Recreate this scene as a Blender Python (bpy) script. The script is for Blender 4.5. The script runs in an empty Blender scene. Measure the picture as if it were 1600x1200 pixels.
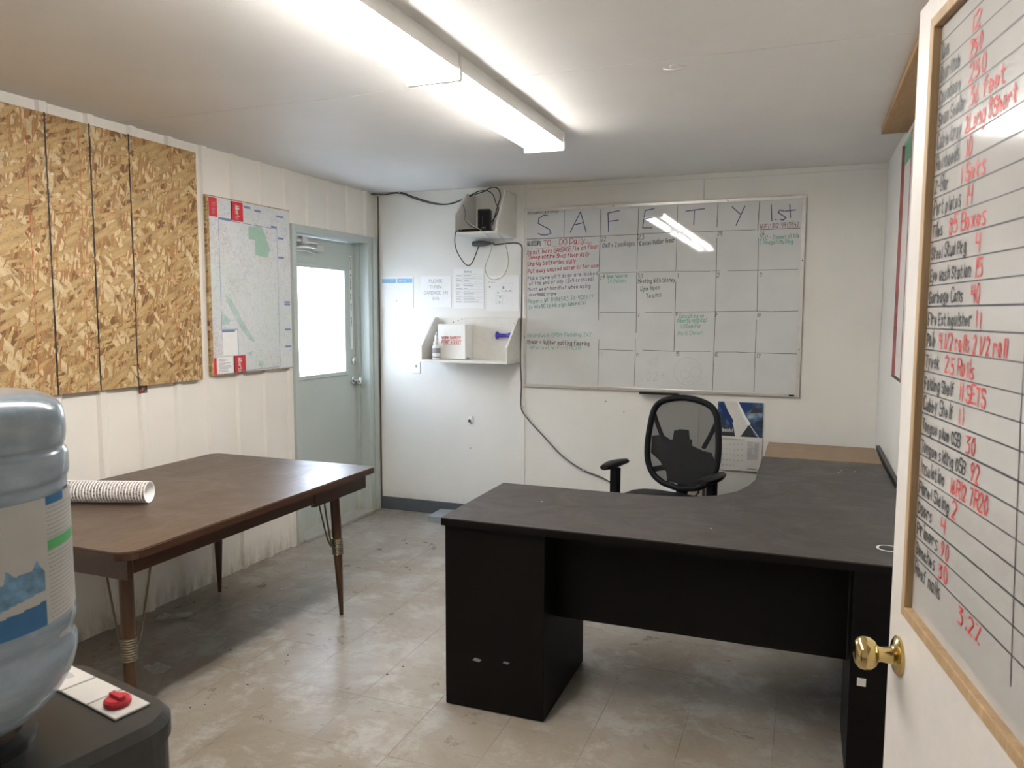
import bpy, bmesh, math, random
from mathutils import Vector, Matrix
PI = math.pi
C = bpy.context.scene.collection
sc = bpy.context.scene
rnd = random.Random(7)

# ------------------------------------------------------------------ camera
YAW, PITCH, ROLL, FPX, EYE = 0.3667094, -0.0919663, 0.00267185, 1198.0, 1.52
fwd = Vector((-math.sin(YAW)*math.cos(PITCH), math.cos(YAW)*math.cos(PITCH), math.sin(PITCH)))
rgt = Vector((math.cos(YAW), math.sin(YAW), 0)); upv = rgt.cross(fwd)
r2 = rgt*math.cos(ROLL)+upv*math.sin(ROLL); u2 = -rgt*math.sin(ROLL)+upv*math.cos(ROLL)
cam = bpy.data.cameras.new('camera'); co = bpy.data.objects.new('camera', cam); C.objects.link(co)
cam.sensor_width = 36; cam.lens = FPX/1600*36; cam.clip_start = 0.02
M3 = Matrix((r2, u2, -fwd)).transposed()
co.matrix_world = Matrix.Translation((0, 0, EYE)) @ M3.to_4x4()
cam.dof.use_dof = True; cam.dof.focus_distance = 4.7; cam.dof.aperture_fstop = 13.0
sc.camera = co
sc.view_settings.view_transform = 'Standard'; sc.view_settings.look = 'None'
sc.view_settings.gamma = 1; sc.view_settings.use_curve_mapping = False
sc.view_settings.exposure = 1.62

# ------------------------------------------------------------------ world: overcast bright sky
w = bpy.data.worlds.new('sky'); sc.world = w; w.use_nodes = True
wn = w.node_tree.nodes; wl = w.node_tree.links
bg = wn['Background']; bg.inputs[1].default_value = 6.5
tc = wn.new('ShaderNodeTexCoord'); sx = wn.new('ShaderNodeSeparateXYZ'); cr = wn.new('ShaderNodeValToRGB')
wl.new(tc.outputs['Generated'], sx.inputs[0]); wl.new(sx.outputs[2], cr.inputs[0]); wl.new(cr.outputs[0], bg.inputs[0])
cr.color_ramp.elements[0].color = (0.80, 0.88, 1.0, 1); cr.color_ramp.elements[1].color = (0.52, 0.72, 1.0, 1)

TUBE = 17.0        # strength of the fluorescent tubes

def ray(px, py):
    return r2*((px-800)/FPX) + u2*(-(py-600)/FPX) + fwd
def at(ax, px, py, v):          # the point of the axis plane (0 x, 1 y, 2 z) = v seen at a photo position
    o = Vector((0, 0, EYE)); d = ray(px, py); return o + d*((v-o[ax])/d[ax])

# ------------------------------------------------------------------ dimensions
XL, XR, YB, H, YF = -3.09, 0.415, 5.134, 2.415, -1.6

# ------------------------------------------------------------------ materials
def newmat(name):
    m = bpy.data.materials.new(name); m.use_nodes = True
    return m, m.node_tree.nodes, m.node_tree.links, m.node_tree.nodes['Principled BSDF']
def pos(n, l, scale=(1, 1, 1), rot=(0, 0, 0), space='pos'):
    if space == 'pos': s = n.new('ShaderNodeNewGeometry').outputs['Position']
    else: s = n.new('ShaderNodeTexCoord').outputs['Object']
    mp = n.new('ShaderNodeMapping'); l.new(s, mp.inputs[0])
    mp.inputs['Scale'].default_value = scale; mp.inputs['Rotation'].default_value = rot
    return mp.outputs[0]
def noise(n, l, vec, scale, detail=4, rough=.6, dist=0):
    t = n.new('ShaderNodeTexNoise'); l.new(vec, t.inputs['Vector'])
    t.inputs['Scale'].default_value = scale; t.inputs['Detail'].default_value = detail
    t.inputs['Roughness'].default_value = rough; t.inputs['Distortion'].default_value = dist
    return t.outputs['Fac']
def ramp(n, l, fac, stops):
    r = n.new('ShaderNodeValToRGB'); l.new(fac, r.inputs[0]); e = r.color_ramp.elements
    e[0].position, e[0].color = stops[0][0], c4(stops[0][1])
    e[1].position, e[1].color = stops[-1][0], c4(stops[-1][1])
    for p, c in stops[1:-1]:
        k = e.new(p); k.color = c4(c)
    return r.outputs[0]
def c4(c): return (c, c, c, 1) if isinstance(c, (int, float)) else (*c, 1)
def mix(n, l, fac, a, b, mode='MIX'):
    m = n.new('ShaderNodeMix'); m.data_type = 'RGBA'; m.blend_type = mode
    for s, v in ((m.inputs[0], fac), (m.inputs[6], a), (m.inputs[7], b)):
        if isinstance(v, (int, float)): s.default_value = v
        elif isinstance(v, tuple): s.default_value = c4(v)
        else: l.new(v, s)
    return m.outputs[2]
def bump(n, l, p, h, strength=.2, dist=.002):
    b = n.new('ShaderNodeBump'); l.new(h, b.inputs['Height']); b.inputs['Strength'].default_value = strength
    b.inputs['Distance'].default_value = dist; l.new(b.outputs[0], p.inputs['Normal'])
def plain(name, col, rough=.5, metal=0, var=.06, scale=30, bmp=.0, spec=.5, space='pos'):
    m, n, l, p = newmat(name)
    v = pos(n, l, space=space); f = noise(n, l, v, scale)
    a = tuple(max(0, c*(1-var)) for c in col); b = tuple(min(1, c*(1+var)) for c in col)
    l.new(ramp(n, l, f, [(.3, a), (.7, b)]), p.inputs['Base Color'])
    p.inputs['Roughness'].default_value = rough; p.inputs['Metallic'].default_value = metal
    p.inputs['Specular IOR Level'].default_value = spec
    if bmp: bump(n, l, p, f, bmp)
    return m
def emis(name, col, s):
    m, n, l, p = newmat(name); p.inputs['Base Color'].default_value = c4((.9, .9, .9))
    p.inputs['Emission Color'].default_value = c4(col); p.inputs['Emission Strength'].default_value = s
    return m
def wallmat(name, col, dirt=True, dcol=(.40, .36, .28), rough=.42):
    m, n, l, p = newmat(name); v = pos(n, l)
    f = noise(n, l, v, 1.8, 6, .65); base = ramp(n, l, f, [(.3, tuple(c*.93 for c in col)), (.7, col)])
    s = noise(n, l, pos(n, l, (3, 3, 14)), 9, 5, .7)
    base = mix(n, l, ramp(n, l, s, [(.66, 0.0), (.78, .35)]), base, tuple(c*.72 for c in col))
    if dirt:
        z = n.new('ShaderNodeSeparateXYZ'); l.new(pos(n, l), z.inputs[0])
        g = n.new('ShaderNodeMapRange'); l.new(z.outputs[2], g.inputs[0])
        g.inputs[1].default_value = 0; g.inputs[2].default_value = .16; g.inputs[3].default_value = 1; g.inputs[4].default_value = 0
        t = noise(n, l, pos(n, l, (1, 1, .25)), 22, 5, .7); mu = n.new('ShaderNodeMath'); mu.operation = 'MULTIPLY'
        l.new(g.outputs[0], mu.inputs[0]); l.new(ramp(n, l, t, [(.35, 0.), (.65, 1.)]), mu.inputs[1])
        base = mix(n, l, mu.outputs[0], base, dcol)
    l.new(base, p.inputs['Base Color']); p.inputs['Roughness'].default_value = rough
    bump(n, l, p, noise(n, l, v, 60, 4), .15, .002)
    return m
M = {}
M['wall'] = wallmat('painted white panel', (.76, .745, .70))
M['siding'] = wallmat('painted white steel siding', (.79, .75, .69), rough=.38)
M['ceil'] = wallmat('matt ceiling board', (.80, .775, .75), dirt=False, rough=.55)
M['doorpaint'] = wallmat('grey green door paint', (.47, .52, .49), rough=.33)
M['doorwhite'] = plain('white door paint', (.60, .565, .53), .4, var=.03, bmp=.05)
M['white'] = plain('white enamel', (.82, .81, .78), .35, var=.02)
M['shelfwhite'] = plain('off white melamine', (.72, .70, .65), .45, var=.04)
M['paper'] = plain('paper', (.80, .80, .79), .7, var=.02)
M['papergrey'] = plain('dull paper', (.64, .62, .58), .7, var=.03)
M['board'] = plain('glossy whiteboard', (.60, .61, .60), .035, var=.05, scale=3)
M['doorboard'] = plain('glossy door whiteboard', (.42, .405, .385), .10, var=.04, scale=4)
M['alu'] = plain('aluminium trim', (.62, .60, .57), .35, .7, var=.05)
M['chrome'] = plain('chrome', (.75, .75, .75), .15, 1, var=.02)
M['brass'] = plain('polished brass', (.60, .46, .20), .16, 1, var=.08, scale=60)
M['ferrule'] = plain('dull brass ferrule', (.17, .145, .10), .35, .9, var=.1, scale=80)
M['black'] = plain('black plastic', (.007, .007, .008), .38, var=.2, spec=.35)
M['blackmat'] = plain('black matt plastic', (.005, .005, .006), .6, var=.2, spec=.2)
M['cable'] = plain('black cable', (.012, .012, .014), .5, var=.2)
M['greycable'] = plain('grey cable', (.10, .10, .10), .5, var=.2)
M['yellowcable'] = plain('pale yellow cable', (.46, .43, .27), .5, var=.1)
M['greymetal'] = plain('grey painted metal', (.33, .36, .38), .4, .2, var=.08)
M['bracemetal'] = plain('tarnished brass wire', (.16, .13, .09), .4, .8, var=.1)
M['rubber'] = plain('grey rubber baseboard', (.085, .095, .105), .5, var=.12, scale=8)
M['blue'] = plain('blue plastic', (.06, .04, .42), .35, var=.08)
M['red'] = plain('red plastic', (.42, .02, .03), .35, var=.1)
M['mapred'] = plain('printed red', (.60, .03, .04), .5, var=.05)
M['mapgreen'] = plain('printed green', (.33, .50, .40), .5, var=.05)
M['mapteal'] = plain('printed teal', (.42, .55, .52), .5, var=.12)
M['mapblue'] = plain('printed blue', (.16, .22, .42), .5, var=.05)
M['skyblue'] = plain('printed sky blue', (.20, .42, .66), .5, var=.05)
M['inkblack'] = plain('black marker', (.035, .035, .04), .5, var=.3, scale=200)
M['inkfaint'] = plain('faded marker', (.18, .175, .175), .5, var=.2, scale=90)
M['inkblue'] = plain('blue marker', (.06, .07, .18), .5, var=.2, scale=200)
M['inkred'] = plain('red marker', (.62, .05, .05), .5, var=.15, scale=200)
M['inkpink'] = plain('faded red marker', (.50, .22, .22), .5, var=.15, scale=200)
M['inkgreen'] = plain('green marker', (.08, .38, .30), .5, var=.15, scale=200)
M['inkpale'] = plain('faded pink marker', (.50, .44, .43), .5, var=.1)
M['inkgrey'] = plain('grey print', (.30, .30, .31), .6, var=.1)
M['inkviolet'] = plain('dark violet marker', (.14, .12, .22), .5, var=.2)
M['switchplastic'] = plain('aged white plastic', (.46, .44, .41), .4, var=.03)
M['tan'] = plain('tan laminate', (.27, .175, .105), .5, var=.08, scale=6)
M['label'] = plain('bottle label paper', (.44, .43, .41), .5, var=.03)
M['labelblue'] = plain('label deep blue', (.02, .13, .30), .45, var=.08)
M['labelmid'] = plain('label mountain blue', (.13, .27, .42), .45, var=.5, scale=45)
M['labelgreen'] = plain('label green', (.07, .36, .12), .45, var=.08)
M['greentape'] = plain('green membrane', (.16, .42, .28), .5, var=.1)
M['sealant'] = plain('red sealant', (.36, .13, .13), .5, var=.3, scale=14)
M['coolerdark'] = plain('charcoal cooler plastic', (.020, .020, .019), .33, var=.3, scale=12, bmp=.05)
M['groundout'] = plain('pale gravel outside', (.55, .54, .52), .9, var=.15, scale=6)
M['scrap'] = None

def woodmat(name, dark, light, axis=0, rough=.45, scale=1., dust=None, fine=18):
    m, n, l, p = newmat(name)
    s = [fine, fine, fine]; s[axis] = 1.2
    v = pos(n, l, tuple(k*scale for k in s))
    f = noise(n, l, v, 2.2, 8, .68, .6)
    col = ramp(n, l, f, [(.3, dark), (.72, light)])
    g = noise(n, l, pos(n, l, tuple(k*scale*6 for k in s)), 2.5, 3, .7)
    col = mix(n, l, ramp(n, l, g, [(.5, 0.), (.8, .5)]), col, tuple(c*.5 for c in dark))
    if dust:
        d = noise(n, l, pos(n, l), 3.5, 7, .72, .8)
        col = mix(n, l, ramp(n, l, d, [(.42, 0.), (.78, .55)]), col, dust)
        r = ramp(n, l, d, [(.3, rough*.8), (.7, min(1, rough*1.35))]); l.new(r, p.inputs['Roughness'])
    else: p.inputs['Roughness'].default_value = rough
    l.new(col, p.inputs['Base Color']); bump(n, l, p, g, .05, .001)
    return m
M['walnuttop'] = woodmat('walnut laminate top', (.070, .043, .028), (.118, .076, .052), 1, .36, dust=(.125, .088, .066))
M['walnutedge'] = woodmat('walnut laminate edge', (.030, .012, .006), (.062, .026, .013), 1, .35)
M['legwood'] = woodmat('walnut leg enamel', (.045, .020, .009), (.085, .040, .018), 2, .35)
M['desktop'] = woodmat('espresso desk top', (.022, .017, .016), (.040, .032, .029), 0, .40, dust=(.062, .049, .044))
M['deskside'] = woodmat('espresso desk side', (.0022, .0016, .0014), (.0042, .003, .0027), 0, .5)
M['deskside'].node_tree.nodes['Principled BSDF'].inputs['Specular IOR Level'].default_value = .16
M['pine'] = woodmat('raw pine strip', (.30, .19, .095), (.46, .31, .17), 2, .6)
M['plywood'] = woodmat('raw plywood beam', (.36, .20, .08), (.48, .29, .13), 1, .6)

def osbmat():
    m, n, l, p = newmat('oriented strand board')
    g = n.new('ShaderNodeNewGeometry').outputs['Position']
    wob = n.new('ShaderNodeTexNoise'); l.new(g, wob.inputs['Vector']); wob.inputs['Scale'].default_value = 7
    mm = n.new('ShaderNodeMix'); mm.data_type = 'VECTOR'; mm.inputs[0].default_value = .012
    l.new(g, mm.inputs[4]); l.new(wob.outputs['Color'], mm.inputs[5]); g2 = mm.outputs[1]
    base = ramp(n, l, noise(n, l, g2, 16, 6, .7), [(.3, (.20, .11, .042)), (.5, (.36, .22, .09)), (.7, (.47, .31, .14))])
    pal = [((.50, .34, .16)), ((.30, .16, .055)), ((.58, .42, .22)), ((.42, .25, .10)), ((.22, .105, .035)), ((.52, .35, .15)), ((.62, .47, .27)), ((.38, .20, .075)), ((.48, .32, .14))]
    hgt = None
    for k, c in enumerate(pal):
        a = n.new('ShaderNodeMapping'); a.vector_type = 'POINT'
        a.inputs['Rotation'].default_value = (math.radians([10, 75, 140, 35, 110, 165, 48, 100, 150][k]), 0, 0)
        a.inputs['Location'].default_value = (0, k*1.37, k*.73); l.new(g2, a.inputs[0])
        b = n.new('ShaderNodeMapping'); b.inputs['Scale'].default_value = (0, (11, 15, 9, 20)[k % 4], (50, 72, 40, 110)[k % 4]); l.new(a.outputs[0], b.inputs[0])
        vo = n.new('ShaderNodeTexVoronoi'); vo.inputs['Scale'].default_value = 1.0; l.new(b.outputs[0], vo.inputs['Vector'])
        s = n.new('ShaderNodeSeparateColor'); l.new(vo.outputs['Color'], s.inputs[0])
        msk = ramp(n, l, s.outputs[0], [(.72, 0.), (.725, 1.)])
        sh = n.new('ShaderNodeMix'); sh.data_type = 'RGBA'; sh.blend_type = 'MULTIPLY'; sh.inputs[0].default_value = .55
        sh.inputs[6].default_value = c4(c); l.new(ramp(n, l, vo.outputs['Distance'], [(.1, 1.1), (.8, .6)]), sh.inputs[7])
        base = mix(n, l, msk, base, sh.outputs[2])
    sp = noise(n, l, g, 120, 4, .8)
    base = mix(n, l, ramp(n, l, sp, [(.56, 0.), (.68, .8)]), base, (.09, .045, .016))
    l.new(base, p.inputs['Base Color']); p.inputs['Roughness'].default_value = .6
    bw = n.new('ShaderNodeRGBToBW'); l.new(base, bw.inputs[0]); bump(n, l, p, bw.outputs[0], .35, .003)
    return m
M['osb'] = osbmat()

def tilemat():
    m, n, l, p = newmat('worn vinyl floor tile'); v = pos(n, l)
    a = noise(n, l, v, 1.1, 8, .68, .5); col = ramp(n, l, a, [(.3, (.165, .125, .088)), (.42, (.235, .195, .15)), (.56, (.30, .265, .225)), (.7, (.36, .335, .30))])
    b = noise(n, l, v, 4.2, 9, .74, .3); col = mix(n, l, ramp(n, l, b, [(.50, 0.), (.62, .6)]), col, (.44, .43, .415))
    c = noise(n, l, pos(n, l, (1, 2.4, 1), (0, 0, .5)), 5, 8, .82, 2.); col = mix(n, l, ramp(n, l, c, [(.56, 0.), (.70, .6)]), col, (.13, .10, .072))
    e = noise(n, l, pos(n, l, (1.4, 9, 1), (0, 0, .35)), 2.3, 6, .75, 1.2); col = mix(n, l, ramp(n, l, e, [(.63, 0.), (.66, .45), (.72, 0.)]), col, (.11, .10, .09))
    d = noise(n, l, v, 55, 3, .7); col = mix(n, l, ramp(n, l, d, [(.66, 0.), (.76, .5)]), col, (.15, .12, .10))
    l.new(col, p.inputs['Base Color'])
    l.new(ramp(n, l, b, [(.3, .22), (.7, .5)]), p.inputs['Roughness']); bump(n, l, p, b, .12, .003)
    return m
M['tile'] = tilemat()
M['grout'] = plain('dark tile joint', (.17, .15, .125), .8)

def mapmat():
    m, n, l, p = newmat('road map print'); v = pos(n, l)
    a = noise(n, l, v, 3, 3); col = ramp(n, l, a, [(.35, (.60, .64, .62)), (.65, (.66, .67, .68))])
    r = noise(n, l, v, 26, 5, .7, 1.5)
    big = noise(n, l, v, 3.1, 2); mk = n.new('ShaderNodeMath'); mk.operation = 'MULTIPLY'
    l.new(ramp(n, l, r, [(.49, 0.), (.515, 1.), (.54, 0.)]), mk.inputs[0]); l.new(ramp(n, l, big, [(.40, .1), (.6, 1.)]), mk.inputs[1])
    col = mix(n, l, mk.outputs[0], col, (.45, .27, .27))
    r2_ = noise(n, l, v, 17, 4, .6, .8); col = mix(n, l, ramp(n, l, r2_, [(.48, 0.), (.50, .6), (.52, 0.)]), col, (.36, .44, .55))
    l.new(col, p.inputs['Base Color']); p.inputs['Roughness'].default_value = .35
    return m
M['map'] = mapmat()

def glassmat(name, col=(1, 1, 1), rough=0.0, ior=1.45, mixt=.0):
    m, n, l, p = newmat(name)
    p.inputs['Base Color'].default_value = c4(col); p.inputs['Roughness'].default_value = rough
    p.inputs['Transmission Weight'].default_value = 1; p.inputs['IOR'].default_value = ior
    return m
def thin(name, col, alpha, rough=.2):
    m, n, l, p = newmat(name); p.inputs['Base Color'].default_value = c4(col)
    p.inputs['Alpha'].default_value = alpha; p.inputs['Roughness'].default_value = rough
    return m
M['pane'] = thin('window glass', (.9, .95, .95), .12, .05)
M['scrap'] = thin('clear plastic wrap', (.55, .56, .56), .35, .15)
def bottlemat():
    m, n, l, p = newmat('scuffed blue water bottle plastic'); v = pos(n, l)
    f = noise(n, l, v, 45, 5, .7); g = noise(n, l, pos(n, l, (1, 1, 5)), 7, 4, .6)
    col = ramp(n, l, g, [(.3, (.22, .28, .35)), (.7, (.38, .45, .52))])
    l.new(mix(n, l, ramp(n, l, f, [(.5, 0.), (.8, .45)]), col, (.45, .50, .54)), p.inputs['Base Color'])
    p.inputs['Transmission Weight'].default_value = .45; p.inputs['IOR'].default_value = 1.33
    p.inputs['Roughness'].default_value = .22; p.inputs['Coat Weight'].default_value = .5; p.inputs['Coat Roughness'].default_value = .12
    bump(n, l, p, f, .12, .002)
    return m
M['bottle'] = bottlemat()
def meshmat():
    m, n, l, p = newmat('black chair mesh fabric'); p.inputs['Base Color'].default_value = c4((.006, .006, .007))
    p.inputs['Roughness'].default_value = .7; p.inputs['Alpha'].default_value = .70
    return m
M['chairmesh'] = meshmat()
M['tube'] = emis('fluorescent tube', (1.0, .97, .925), TUBE)
M['cal_photo'] = None
def calphoto():
    m, n, l, p = newmat('calendar photograph print'); v = pos(n, l)
    f = noise(n, l, v, 9, 3, .6)
    l.new(ramp(n, l, f, [(.36, (.02, .03, .04)), (.46, (.035, .06, .13)), (.56, (.09, .16, .28)), (.68, (.42, .45, .44))]), p.inputs['Base Color'])
    p.inputs['Roughness'].default_value = .3
    return m
M['cal_photo'] = calphoto()

# ------------------------------------------------------------------ mesh helpers
def bx(bm, x0, x1, y0, y1, z0, z1):
    vs = [bm.verts.new(p) for p in ((x0,y0,z0),(x1,y0,z0),(x1,y1,z0),(x0,y1,z0),(x0,y0,z1),(x1,y0,z1),(x1,y1,z1),(x0,y1,z1))]
    return [bm.faces.new([vs[i] for i in f]) for f in ((3,2,1,0),(4,5,6,7),(0,1,5,4),(1,2,6,5),(2,3,7,6),(3,0,4,7))]
def obj(name, bm, mt, parent=None, bevel=0, smooth=False, seg=2, loc=None):
    if bevel: bmesh.ops.bevel(bm, geom=[e for e in bm.edges], offset=bevel, segments=seg, profile=.5, affect='EDGES', clamp_overlap=True)
    bmesh.ops.recalc_face_normals(bm, faces=bm.faces)
    me = bpy.data.meshes.new(name); bm.to_mesh(me); bm.free()
    mts = mt if isinstance(mt, list) else [mt]
    for k in mts: me.materials.append(k)
    if smooth:
        for f in me.polygons: f.use_smooth = True
        try: me.set_sharp_from_angle(angle=math.radians(40))
        except Exception: pass
    o = bpy.data.objects.new(name, me); C.objects.link(o)
    if parent: o.parent = parent
    if loc: o.location = loc
    return o
def box(name, d, mt, parent=None, bevel=0, **k):
    bm = bmesh.new(); bx(bm, *d); return obj(name, bm, mt, parent, bevel, **k)
def frame_of(d):
    d = d.normalized(); a = Vector((0, 0, 1)) if abs(d.z) < .95 else Vector((1, 0, 0))
    u = d.cross(a).normalized(); return u, d.cross(u).normalized()
def rings(bm, centers, radii, n, caps=True, sq=None):
    rs = []; N = len(centers)
    u = None
    for i, c in enumerate(centers):
        t = (centers[min(i+1, N-1)]-centers[max(i-1, 0)])
        if u is None: u, v = frame_of(t)
        else:
            t.normalize(); u = (u-t*u.dot(t)).normalized(); v = t.cross(u)
        rs.append([bm.verts.new(c+u*(math.cos(2*PI*k/n)*radii[i])+v*(math.sin(2*PI*k/n)*radii[i])) for k in range(n)])
    for a, b in zip(rs, rs[1:]):
        for k in range(n): bm.faces.new((a[k], a[(k+1) % n], b[(k+1) % n], b[k]))
    if caps: bm.faces.new(rs[0][::-1]); bm.faces.new(rs[-1])
def spline(pts, sub=6):
    P = [Vector(p) for p in pts]
    if len(P) < 3: return P
    out = []
    for i in range(len(P)-1):
        a, b, c, d = P[max(i-1, 0)], P[i], P[i+1], P[min(i+2, len(P)-1)]
        for k in range(sub):
            t = k/sub
            out.append(.5*((2*b)+(c-a)*t+(2*a-5*b+4*c-d)*t*t+(3*b-a-3*c+d)*t**3))
    out.append(P[-1]); return out
def tube(bm, pts, r, n=8, sub=6):
    s = spline(pts, sub) if sub > 1 else [Vector(p) for p in pts]
    rings(bm, s, [r]*len(s), n)
def cyl(bm, a, b, ra, rb=None, n=20): rings(bm, [Vector(a), Vector(b)], [ra, ra if rb is None else rb], n)
def lathe(bm, prof, n=48, c=(0, 0, 0)):       # prof: (r, z)
    rs = [[bm.verts.new((c[0]+r*math.cos(2*PI*k/n), c[1]+r*math.sin(2*PI*k/n), c[2]+z)) for k in range(n)] for r, z in prof]
    for a, b in zip(rs, rs[1:]):
        for k in range(n): bm.faces.new((a[k], a[(k+1) % n], b[(k+1) % n], b[k]))
    bm.faces.new(rs[0][::-1]); bm.faces.new(rs[-1])
def prism(bm, poly, z0, z1, ax=2):
    def p(a, b, c): return {2: (a, b, c), 0: (c, a, b), 1: (a, c, b)}[ax]
    lo = [bm.verts.new(p(x, y, z0)) for x, y in poly]; hi = [bm.verts.new(p(x, y, z1)) for x, y in poly]
    bm.faces.new(lo[::-1]); bm.faces.new(hi); n = len(poly)
    for i in range(n): bm.faces.new((lo[i], lo[(i+1) % n], hi[(i+1) % n], hi[i]))
def rrect(x0, x1, y0, y1, r, n=6):
    out = []
    for cx, cy, a0 in ((x1-r, y1-r, 0), (x0+r, y1-r, 90), (x0+r, y0+r, 180), (x1-r, y0+r, 270)):
        for k in range(n+1):
            a = math.radians(a0+90*k/n); out.append((cx+r*math.cos(a), cy+r*math.sin(a)))
    return out
def tag(o, label, cat, group=None, kind=None):
    o['label'] = label; o['category'] = cat
    if group: o['group'] = group
    if kind: o['kind'] = kind
    return o
def struct(o, label=None, cat=None):
    o['kind'] = 'structure'
    if label: o['label'] = label
    if cat: o['category'] = cat
    return o
def empty(name, loc=(0, 0, 0), rz=0, **k):
    o = bpy.data.objects.new(name, None); C.objects.link(o); o.location = loc; o.rotation_euler = (0, 0, rz)
    o.empty_display_size = .05
    return o

# ------------------------------------------------------------------ handwriting: single stroke letters
GL = {}
for ln in '''A 022842 1434|B 020838473505 35443202|C 4738180604123243|D 02082846442202|E 48080242 0535|F 480802 0535|G 47381806041232434525|H 0802 4842 0545|I 2822|J 3833221203|K 0802 480542|L 080242|M 0208254842|N 02084248|O 180604123244463818|P 02083847463505|Q 180604123244463818 2442|R 02083847463505 2542|S 47381807153544321203|T 0848 2822|U 080312324348|V 082248|W 0812253248|X 0842 4802|Y 0825 4812|Z 08480242
a 361604122234 3632|b 0802 05163534221203|c 3516041233|d 3832 3516041233|e 04343516041233|f 38281712 0636|g 3516041233 36312001|h 0802 05263532|i 1612 1718|j 26211001 2728|k 0802 360432|l 1812|m 0602 05162522 25364542|n 0602 05263532|o 16041222342616|p 0600 05263534221203|q 3630 3516041233|r 0602 052635|s 361605332202|t 18132232 0636|u 0603122234 3632|v 061236|w 0612243246|x 0632 3602|y 0613 3600|z 06360232
0 180604122234362818|1 1812|2 07182837360232|3 08381635332202|4 080535 3832|5 3808052634332202|6 2805031222332504|7 083812|8 18071634332212031636372818|9 3615071828373612
- 0535|. 1213|: 1314 1617|= 0434 0636|/ 0238|( 28161422|) 08161402|% 0238 0818 2232|' 1817|_ 0242|+ 0535 2723|, 1211'''.split('\n'):
    for g in ln.split('|'): GL[g[0]] = [[(int(s[i]), int(s[i+1])) for i in range(0, len(s), 2)] for s in g[2:].split()]
def seg(bm, F, a, b, w, off):
    O, U, V, N = F; ax, ay = a; bx_, by = b; dx, dy = bx_-ax, by-ay; L = math.hypot(dx, dy) or 1e-6
    ex, ey = dx/L*w*.4, dy/L*w*.4; nx, ny = -dy/L*w/2, dx/L*w/2
    q = [(ax-ex+nx, ay-ey+ny), (ax-ex-nx, ay-ey-ny), (bx_+ex-nx, by+ey-ny), (bx_+ex+nx, by+ey+ny)]
    bm.faces.new([bm.verts.new(O+U*x+V*y+N*off) for x, y in q])
def write(bm, F, text, x, y, size, w, jit=.12, slant=.0, width=None, rise=0, off=.0006, stack=False):
    s = size/6; adv = lambda c: (2.6 if c == ' ' else (2.6 if c in "il1.:'," else (5.9 if c in 'mwMW' else 5.2)))*s
    tot = sum(adv(c) for c in text); kx = 1 if width is None else width/tot
    cx = x
    for c in text:
        if c in GL:
            a = rnd.uniform(-jit, jit)*.6; dy = rnd.uniform(-jit, jit)*s*2; k = 1+rnd.uniform(-jit, jit)
            yy = y+(cx-x)*rise
            for st in GL[c]:
                pts = []
                for gx, gy in st:
                    px, py = gx*s*k*kx, (gy-2)*s*k
                    pts.append((cx+px+py*(slant+a*.4)+rnd.uniform(-1, 1)*jit*s*.6, yy+py+px*a*.5+dy+rnd.uniform(-1, 1)*jit*s*.6))
                for p, q in zip(pts, pts[1:]): seg(bm, F, p, q, w, off)
        if stack: y -= size*1.35
        else: cx += adv(c)*kx
    return cx
def rect(bm, F, x0, x1, y0, y1, off=.0004):
    O, U, V, N = F
    bm.faces.new([bm.verts.new(O+U*x+V*y+N*off) for x, y in ((x0, y0), (x1, y0), (x1, y1), (x0, y1))])
def poly(bm, F, pts, off=.0005):
    O, U, V, N = F
    bm.faces.new([bm.verts.new(O+U*x+V*y+N*off) for x, y in pts])
def ink(name, mt, parent, fn, kind='stuff'):
    bm = bmesh.new(); fn(bm)
    me = bpy.data.meshes.new(name); bm.to_mesh(me); bm.free(); me.materials.append(mt)
    o = bpy.data.objects.new(name, me); C.objects.link(o); o.parent = parent
    if kind: o['kind'] = kind
    return o
VX, VY, VZ = Vector((1, 0, 0)), Vector((0, 1, 0)), Vector((0, 0, 1))
def backF(x, z, y): return (Vector((x, y, z)), VX, VZ, -VY)       # writing frame on the back wall
def leftF(y, z, x): return (Vector((x, y, z)), VY, VZ, VX)        # writing frame on the left wall (u runs along +y)

# ================================================================== SETTING
# floor: slab and vinyl tiles
fl = struct(box('floor', (XL, XR, YF, YB, -.12, -.004), M['grout']), 'beige worn vinyl tile floor', 'floor')
def tile_part(x0, x1, y0, y1, cache={}):
    key = (round(x1-x0, 4), round(y1-y0, 4))
    if key not in cache:
        bm = bmesh.new(); bx(bm, 0, x1-x0, 0, y1-y0, -.004, 0)
        t = obj('tile', bm, M['tile'], fl, bevel=.0004, seg=1); cache[key] = t.data
        t.location = (x0, y0, rnd.uniform(-.0006, 0)); return
    t = bpy.data.objects.new('tile', cache[key]); C.objects.link(t); t.parent = fl
    t.location = (x0, y0, rnd.uniform(-.0006, 0))
JG = .0004
GX = [-.371+.31*k for k in range(-9, 4)]; GY = [2.85+.328*k for k in range(-14, 9)]
xs = sorted([XL]+[g for g in GX if XL+.02 < g < XR-.02]+[XR]); ys = sorted([YF]+[g for g in GY if YF+.02 < g < YB-.02]+[YB])
for i in range(len(xs)-1):
    for j in range(len(ys)-1): tile_part(xs[i]+JG, xs[i+1]-JG, ys[j]+JG, ys[j+1]-JG)
# ceiling: three boards with fine joints
ce = struct(box('ceiling', (XL-.2, XR+.2, YF-.1, YB+.1, H+.012, H+.06), M['grout']), 'plain off-white board ceiling', 'ceiling')
for a, b in ((YF, .38), (.38, 2.82), (2.82, YB)): box('ceiling_panel', (XL-.0, XR, a+.002, b-.002, H, H+.012), M['ceil'], ce, bevel=.001, seg=1)
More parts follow.
